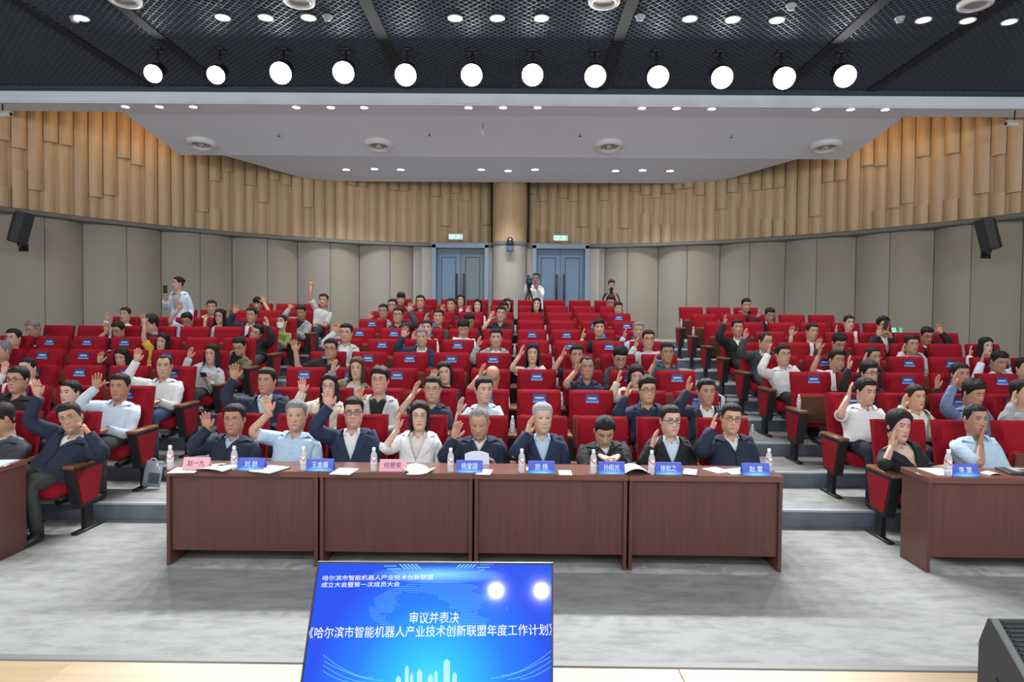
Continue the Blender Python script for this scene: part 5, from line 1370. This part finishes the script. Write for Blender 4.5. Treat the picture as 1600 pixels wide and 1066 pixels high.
# second row
cast(C_, 2, 0, 417, 596, 's', 'suit', 'nv', 'lb', (366, 580), 'stern broad man in dark navy jacket and pale blue shirt', skin='d', bulk=1.15, e=30, yaw=-4, tilt=8)
cast(C_, 2, 1, 515, 604, 'long', 'suit', 'cr', 'bk', (472, 601), 'woman with long dark hair, glasses and cream jacket', g='s', fem=True, skin='l', tilt=4, yaw=3)
cast(C_, 2, 2, 593, 596, 'v', 'open', 'lg', 'bk', (561, 615), 'man with round glasses, swept hair, grey hoodie over black tee', g='s', skin='m', e=40, yaw=-2, pit=-6)
cast(C_, 2, 3, 676, 609, 's', 'polo', 'nv', None, (650, 605), 'man with glasses in navy polo, bare arm raised', g='s', skin='m', e=72, bulk=1.02)
cast(C_, 2, 4, 755, 610, 's', 'shirt', 'pb', None, (719, 632), 'young man in pale blue shirt looking sideways', skin='l', yaw=22, e=55, sleeve=.55)
cast(C_, 2, 7, 1011, 610, 'v', 'open', 'bl', 'nv', (981, 608), 'young man with glasses in navy jacket over dark polo', g='k', skin='m', e=68, yaw=4)
cast(C_, 2, 8, 1103, 613, 's', 'suit', 'nv', 'wh', (1075, 600), 'man in dark suit and open white shirt raising hand', skin='d', e=55, bulk=1.05, yaw=5, tilt=8)
# third row
cast(C_, 3, 1, 558, 576, 'mid', 'open', 'camo', 'ow', (522, 570), 'woman with brown hair and olive leaf-print jacket', hc='br', fem=True, skin='l', e=60)
cast(C_, 3, 3, 697, 583, 'bob', 'tee', 'bk', None, (678, 585), 'woman with dark bob in black top', fem=True, skin='l', roll=6)
cast(C_, 3, 4, 770, 586, 'b', 'tee', 'wh', None, (753, 577), 'bald man in white tee looking down', pit=26, skin='t', e=70, shut=True, scale=1.02)
cast(C_, 3, 6, 917, 575, 'r', 'polo', 'bl', None, (901, 569), 'man with receding hair in navy polo with pale collar trim', skin='d', e=60, tilt=10)
cast(C_, 3, 7, 993, 586, 'mid', 'knit', 'cr', None, (967, 587), 'woman with long dark hair in cream top looking down', fem=True, skin='l', pit=14, e=65, shut=True)
# fourth row
cast(C_, 4, 0, 517, 546, 's', 'polo', 'bk', None, (460, 540), 'man with glasses in black polo raising wide open hand', g='k', skin='t', bulk=1.1, tilt=-6)
cast(C_, 4, 5, 832, 553, 'mid', 'blouse', 'wh', None, (815, 546), 'woman with long black hair in white blouse', fem=True, skin='l', e=72, sleeve=.3)
cast(C_, 4, 6, 901, 556, 's', 'tee', 'bk', None, (881, 548), 'man in black tee with face half behind a raised hand', skin='t', e=75)
cast(C_, 4, 7, 968, 556, 'v', 'open', 'dg', 'bk', None, 'man with glasses in dark jacket, head bowed', g='k', pit=24, skin='m', shut=True)
cast(C_, 4, 8, 1042, 552, 's', 'polo', 'te', None, (1024, 560), 'man in slate blue polo with raised edge-on hand', skin='d', e=72, g='s')
# fifth row
cast(C_, 5, 0, 541, 521, 's', 'open', 'lg', 'wh', (524, 512), 'man with glasses in pale shirt over white tee', g='s', skin='m', e=50, tilt=16)
cast(C_, 5, 2, 660, 528, 's', 'suit', 'bl', 'wh', (632, 518), 'greying man in navy blazer and white shirt', hc='g', skin='m', roll=4)
cast(C_, 5, 4, 775, 529, 's', 'open', 'gy', 'wh', (748, 533), 'man in grey hooded jacket and white tee wearing a watch', skin='m', e=70)
cast(C_, 5, 8, 1013, 531, 's', 'knit', 'lg', None, (994, 535), 'man with glasses in pale grey sweatshirt', g='k', skin='m', e=72)
# sixth row
cast(C_, 6, 2, 667, 513, 'bun', 'blouse', 'ow', None, (646, 523), 'woman with tied hair in off-white top, half hidden', fem=True, skin='l', e=60)
cast(C_, 6, 3, 725, 511, 'v', 'tee', 'wh', None, None, 'man with tousled hair in white tee, head bowed', pit=26, skin='m', shut=True)
cast(C_, 6, 7, 936, 513, 'v', 'tee', 'bk', None, (911, 521), 'man with thick fringe in black top', skin='m', e=70)
cast(C_, 6, 8, 997, 517, 's', 'shirt', 'lv', None, (976, 520), 'older man in pale lilac shirt', hc='g', skin='t', e=72)
# seventh row
cast(C_, 7, 1, 622, 493, 's', 'suit', 'dg', 'bk', (641, 480), 'man with glasses in slate jacket raising his left hand', g='k', skin='m', side=1, tilt=4)
cast(C_, 7, 2, 685, 496, 's', 'tee', 'dg', None, (666, 495), 'man in dark grey tee with raised edge-on hand', skin='m', e=72)
cast(C_, 7, 3, 734, 498, 's', 'tee', 'nv', None, None, 'man in navy tee bowed so far only hair shows', pit=34, skin='t', shut=True)
cast(C_, 7, 4, 782, 491, 's', 'polo', 'bk', None, (768, 492), 'round-faced man with glasses in black polo', g='s', skin='m', e=40, bulk=1.1, roll=-4)
# eighth row
cast(C_, 8, 0, 599, 487, 's', 'polo', 'gy', None, (578, 492), 'man with glasses and swept-back hair in grey top', g='k', skin='t')
cast(C_, 8, 4, 787, 483, 's', 'tee', 'dg', None, None, 'dark-haired man almost hidden behind the black polo man', skin='m', pit=10)
# ninth row
cast(C_, 9, 0, 613, 478, 's', 'tee', 'bk', None, None, 'man with glossy glasses, only his face showing', g='k', skin='m')
cast(C_, 9, 1, 657, 472, 's', 'zip', 'bk', 'bk', (641, 481), 'man with glasses in black jacket against the wall', g='k', skin='m', bulk=1.05)
cast(C_, 9, 2, 705, 477, 's', 'tee', 'ch', None, (691, 481), 'smiling man in dark top', skin='t', yaw=-8, e=40)
cast(C_, 9, 3, 746, 478, 'mid', 'blouse', 'wh', None, (731, 483), 'smiling woman with black hair parted in the middle', fem=True, skin='l', e=30)
cast(C_, 9, 4, 792, 477, 'mid', 'tee', 'bk', None, None, 'woman with dark hair seen above two heads', fem=True, skin='m', yaw=12)
cast(C_, 9, 5, 838, 476, 'long', 'tee', 'bk', None, None, 'smiling woman with long black hair in black top', fem=True, skin='l', roll=-3)
cast(C_, 9, 8, 966, 481, 'bun', 'blouse', 'wh', None, None, 'woman with tied hair and white top looking down', fem=True, skin='l', pit=14, shut=True)
# tenth row
cast(C_, 10, 0, 627, 467, 'f', 'tee', 'bk', None, None, 'person with dark fringe by the panel wall', skin='m', pit=10)
cast(C_, 10, 2, 720, 470, 'long', 'open', 'bk', 'wh', None, 'woman with long fringe, black jacket and white top', fem=True, skin='l', bangs=True)
cast(C_, 10, 8, 953, 470, 's', 'tee', 'bk', None, None, 'man with glasses in black top, head bowed', g='k', skin='m', pit=24, shut=True)
# left block
cast(L_, 1, 1, 11, 652, 's', 'zip', 'dg', 'lb', None, 'older man with glasses and dark jacket at left edge', g='k', hc='d', skin='t', yaw=-38, pit=14, bulk=1.15)
cast(L_, 1, 0, 117, 653, 's', 'zip', 'nv', 'wh', (57, 606), 'man with glasses in navy jacket phoning while raising right hand', g='s', skin='t', roll=16, yaw=14, bulk=1.08, lhand=(133, 668, -.14), legx=-.10, shoes=True, trous='gt', tilt=-4)
cast(L_, 2, 2, 28, 594, 's', 'shirt', 'bk', None, None, 'man with reflecting glasses in black shirt', g='k', skin='t', bulk=1.05)
cast(L_, 2, 1, 110, 614, 'bun', 'knit', 'bk', None, None, 'woman with tied-back hair in black cardigan', fem=True, skin='l', yaw=-8)
cast(L_, 2, 0, 187, 605, 's', 'shirt', 'pb', None, (151, 594), 'man in pale blue shirt and grey trousers beside aisle', skin='d', bulk=1.06, e=25, yaw=6, tilt=12, trous='gt', shoes=True)
cast(L_, 3, 3, 45, 576, 'bun', 'shirt', 'wh', None, (8, 573), 'young woman in white shirt with loose dark fringe', fem=True, skin='l', roll=5)
cast(L_, 4, 5, 4, 549, 's', 'tee', 'bk', None, None, 'elderly man in black at the left edge', hc='g', skin='t', yaw=-20)
cast(L_, 4, 2, 193, 558, 'mid', 'knit', 'bk', None, (157, 557), 'woman with dark hair in black cardigan looking down', fem=True, skin='m', pit=12, e=62, shut=True, trous='wh')
cast(L_, 3, 0, 256, 573, 'r', 'shirt', 'wh', None, (215, 554), 'balding man in white shirt and blue jeans on aisle seat', skin='m', bulk=1.1, yaw=16, trous='dn', tilt=18, hc='d', shoes=True)
cast(L_, 4, 0, 331, 554, 'long', 'suit', 'lg', 'pb', (297, 550), 'woman with long hair and pale grey jacket holding phone', fem=True, skin='m', e=72, trous='gt', shoes=True, lhand=(322, 590, -.2))
cast(L_, 5, 6, 21, 529, 's', 'tee', 'bk', None, None, 'man with glasses in black tee near the left wall', g='s', skin='m')
cast(L_, 5, 2, 253, 535, 'bob', 'tee', 'ye', None, (224, 498), 'woman with short bob and yellow top, arm raised high', fem=True, skin='m', roll=-6, tilt=-6, curl=.2)
cast(L_, 5, 0, 376, 539, 's', 'open', 'kh', 'bk', None, 'man in olive jacket over black tee, head bowed', g='k', skin='m', pit=22, shut=True, shoes=True)
cast(L_, 6, 6, 57, 512, 's', 'tee', 'bk', None, None, 'greying man with glasses bowed over, black top', g='s', hc='g', skin='t', pit=22, yaw=-15, shut=True)
cast(L_, 6, 4, 188, 515, 's', 'tee', 'bk', None, (166, 511), 'man in black tee, head bowed, hand raised', g='k', skin='t', pit=18, yaw=-8, shut=True, tilt=8)
cast(L_, 6, 3, 240, 506, 'v', 'tee', 'ch', None, None, 'man with thick black hair and glasses turned sideways', g='k', skin='m', yaw=-46, pit=10)
cast(L_, 6, 0, 397, 519, 's', 'zip', 'bk', 'bk', (417, 502), 'man in black jacket with head tilted, left hand raised', g='k', skin='m', roll=-22, side=1, e=40, yaw=-12)
cast(L_, 7, 5, 196, 492, 'bun', 'shirt', 'wh', None, (167, 494), 'woman with pinned-up hair in white shirt', fem=True, skin='m', hc='d')
cast(L_, 7, 3, 295, 499, 's', 'shirt', 'pb', None, (280, 478), 'man in pale blue shirt bowing under his raised arm', g='k', skin='t', pit=24, shut=True, sleeve=.45)
cast(L_, 7, 2, 344, 495, 'long', 'open', 'bk', 'ow', None, 'woman with glasses and long black hair over cream top', g='k', fem=True, skin='l')
cast(L_, 7, 1, 393, 493, 's', 'suit', 'nv', 'wh', (368, 482), 'man with glasses in navy jacket and light collar', g='s', skin='t')
cast(L_, 7, 0, 441, 503, 'bun', 'tee', 'gr', None, None, 'woman with white face mask and green sweater', fem=True, skin='m', mask=True, sleeve=1.0, hc='d', yaw=-12)
cast(L_, 8, 3, 330, 481, 's', 'shirt', 'tn', None, None, 'man in tan shirt looking sideways', skin='t', yaw=22)
cast(L_, 8, 0, 472, 487, 's', 'open', 'gy', 'nv', (454, 477), 'man in grey jacket over navy tee, head bowed', skin='d', pit=20, shut=True)
cast(L_, 9, 2, 404, 475, 'f', 'tee', 'nv', None, (411, 467), 'dark-haired man with arm up beside his head', skin='t', side=1, pit=10)
cast(L_, 9, 0, 506, 470, 's', 'tee', 'lg', None, (485, 441), 'man in light grey tee stretching his arm straight up', skin='t', tilt=-4)
# right block
cast(R_, 1, 0, 1401, 667, 'w', 'suit', 'bk', 'be', (1396, 682), 'smiling woman with short dark hair, black blazer and beige blouse', fem=True, skin='m', e=45, yaw=8, roll=-6, sleeve=.62, scale=1.06, trous='bk')
cast(R_, 1, 1, 1524, 656, 'c', 'shirt', 'lb', None, (1533, 680), 'man with cropped hair in pale blue shirt covering his mouth', skin='d', e=55, elbow=(-.6, -.4, -.8), sleeve=.55, bulk=1.05, tilt=8)
cast(R_, 2, 0, 1350, 611, 's', 'polo', 'wh', None, (1328, 608), 'stocky man in white polo with eyes lowered', skin='m', e=72, yaw=14, pit=8, shut=True, bulk=1.15, trous='nv', shoes=True)
cast(R_, 2, 1, 1430, 621, 'bun', 'open', 'bg', 'wh', (1413, 624), 'young woman in beige cardigan over white top', fem=True, skin='m', e=40, yaw=8, hc='d')
cast(R_, 2, 2, 1516, 614, 'v', 'shirt', 'sb', None, (1491, 592), 'man in blue-grey shirt with eyes closed', skin='d', yaw=16, pit=12, shut=True, e=45, tilt=10, bulk=1.08)
cast(R_, 2, 3, 1595, 615, 's', 'knit', 'gy', None, (1583, 621), 'person in grey vest cut by the right edge', skin='m', e=45, yaw=20)
cast(R_, 3, 1, 1357, 584, 'v', 'shirt', 'bk', None, (1326, 566), 'man with black glasses in black shirt behind white polo', g='k', skin='m', e=50, yaw=15, tilt=4)
cast(R_, 3, 3, 1500, 586, 's', 'shirt', 'bk', None, (1464, 596), 'dark-haired man in black, hidden behind a blue-grey shirt', skin='d', e=30, hc='d')
cast(R_, 4, 0, 1223, 555, 's', 'shirt', 'wh', None, (1202, 545), 'man in white shirt and black trousers on the aisle seat', g='s', skin='m', e=75, yaw=6, bulk=1.08, trous='bk', shoes=True)
cast(R_, 4, 1, 1305, 564, 's', 'shirt', 'wh', None, (1280, 546), 'yawning man in white shirt', skin='d', yaw=12, e=60, shut=True, roll=-6, sleeve=.45, tilt=8)
cast(R_, 4, 2, 1363, 559, 'c', 'polo', 'bk', None, (1351, 559), 'crop-haired man with glasses in black polo', g='s', skin='t', e=70, yaw=12)
cast(R_, 4, 5, 1557, 563, 's', 'shirt', 'pb', None, (1535, 558), 'man in pale blue shirt, head bowed beneath his hand', skin='d', pit=20, shut=True, e=60, bulk=1.1)
cast(R_, 4, 6, 1600, 576, 's', 'tee', 'bk', None, None, 'dark-haired person in black at the right edge', skin='m')
cast(R_, 5, 0, 1193, 533, 'r', 'suit', 'gs', 'pb', (1164, 521), 'balding man with glasses in grey suit on the aisle seat', g='s', skin='m', e=50, yaw=18, pit=12, shut=True, hc='d', shoes=True)
cast(R_, 5, 2, 1308, 534, 'v', 'suit', 'bk', 'wh', (1279, 537), 'man with glasses in black jacket, head bowed', g='k', skin='m', pit=24, shut=True)
cast(R_, 5, 4, 1424, 539, 's', 'open', 'lg', 'wh', (1411, 544), 'man with glasses in pale grey jacket', g='s', skin='t', e=60)
cast(R_, 5, 6, 1540, 542, 'long', 'shirt', 'wh', None, (1516, 547), 'woman with long black hair in white shirt', fem=True, skin='l', e=50)
cast(R_, 6, 0, 1152, 513, 's', 'suit', 'bk', 'wh', (1132, 499), 'man in black suit and white shirt on the aisle seat', skin='t', e=60, tilt=8, trous='bk', shoes=True, bulk=1.05)
cast(R_, 6, 2, 1267, 519, 's', 'tee', 'ow', None, (1237, 517), 'man in cream tee tilting his head back', skin='t', roll=-6, yaw=10)
cast(R_, 6, 4, 1380, 509, 'v', 'suit', 'bk', 'wh', (1374, 517), 'man in black suit photographing with a phone', g='k', skin='m', lhand=(1389, 522, -.2), hd=-.2)
cast(R_, 6, 6, 1446, 523, 's', 'suit', 'bk', 'wh', (1468, 513), 'man with glasses in black suit, head bowed, left hand up', g='k', skin='t', side=1, pit=20, shut=True, yaw=-6)
cast(R_, 7, 4, 1326, 505, 'bun', 'blouse', 'wh', None, (1306, 514), 'young woman with tied hair in white top', fem=True, skin='l', e=60, sleeve=.4)
cast(R_, 8, 2, 1201, 491, 's', 'suit', 'bk', 'wh', (1185, 490), 'man in black jacket and white tee, head bowed', skin='t', pit=22, shut=True, e=65)
cast(R_, 9, 2, 1165, 477, 's', 'shirt', 'bk', None, None, 'man in black shirt resting chin on his hand', skin='t', pit=10, lhand=(1160, 489, -.16), shut=True)
# people standing at the back
person(279, 443, 8, 'L', 'bun', 'open', 'pb', 'gy', None, 'woman in pale blue open shirt standing by the left panel wall, lifting phone', stand=12.9, fem=True, skin='l', yaw=-38, g='s', lhand=None, lap2=('px', 260, 466, -.25), trous='dn', group='people standing at the back')
held_phone(258, 452, 12.6, 'black phone lifted by the woman standing at the left wall', .5)
person(838, 436, 10, 'C', 's', 'shirt', 'wh', None, None, 'cameraman in white shirt and dark sunglasses standing beside the round pillar', stand=16.6, g='k', skin='d', yaw=-8, lap2=('px', 826, 440, -.3), lap=('px', 838, 448, -.3), group='people standing at the back')
person(955, 445, 10, 'C', 'bun', 'tee', 'bk', None, None, 'woman in black tee standing at the back, looking at phone', stand=16.0, fem=True, skin='l', pit=16, shut=True, lap2=('px', 951, 458, -.22), lap=('px', 960, 458, -.22), group='people standing at the back', trous='bk')
held_phone(955, 454, 15.72, 'black phone held up by the woman in black at the back', 0, .3)
held_phone(132, 654, yrow(1) - .44, 'grey phone pressed to the ear of the man in navy jacket', -1.1, -.35, .1)
held_phone(318, 586, yrow(4) - .58, 'dark phone held low by the woman in pale grey jacket', .3, 1.1, 0)
held_phone(1384, 508, yrow(6) - .52, 'black phone held before the face of the photographing man', 0, .1, .2)
held_phone(955, 724, 5.62, 'black phone held above the table by the man looking down', 0, .9, 1.57)
def video_camera():
    Y = 16.25; p = at(827, 440, Y); zf = stand_floor(16.2); o = thing('video_camera', 'dark video camera on a black tripod beside the round pillar', 'camera', (p[0], p[1], zf)); z = p[2] - zf
    MB().box((0, .02, z), (.15, .30, .17), 0, .02).build('camera_body', M_black_plastic, o); MB().lathe([(.05, -.0), (.055, .10), (.065, .12), (.06, .12), (.045, .10)], 16, (0, -.13, z), R=rotx(math.pi / 2)).build('lens', mat('teal_lens', (.02, .10, .12), .2), o)
    MB().box((.0, .05, z + .13), (.04, .20, .03), 0, .008).build('top_handle', M_black_plastic, o); MB().tube([(-.04, .0, z + .09), (-.04, -.12, z + .13)], .018, 8).build('microphone', M_black_plastic, o)
    MB().box((0, .05, z - .12), (.10, .12, .07), 0, .01).build('tripod_head', M_black_metal, o)
    for k in range(3):
        a = k * 2.094 + .5; MB().tube([(0, .05, z - .15), (.42 * math.cos(a), .05 + .42 * math.sin(a), .01)], [.022, .016], 8).build('tripod_leg', M_black_metal, o)
video_camera()
# papers lifted by the man with thinning hair
def held_papers(px, py, Y, w, h, label):
    p = at(px, py, Y); o = thing('paper_sheet', label, 'paper', tuple(p), .12)
    u = np.linspace(-1, 1, 8); v = np.linspace(0, 1, 6); U, V = np.meshgrid(u, v)
    P = np.stack([U * w / 2, -.05 + V * .08 - .02 * U ** 2, (V - .5) * h + .02 * (1 - U ** 2)], -1); Q = P + np.array([0, .003, 0])
    m = MB(); m.grid(P); m.grid(Q[:, ::-1]); m.grid(np.stack([P[-1], Q[-1]])); m.build('sheet', M_paper2, o); return o
held_papers(745, 719, 5.56, .20, .10, 'lilac-white papers lifted by the man with thinning hair')
all_chairs()
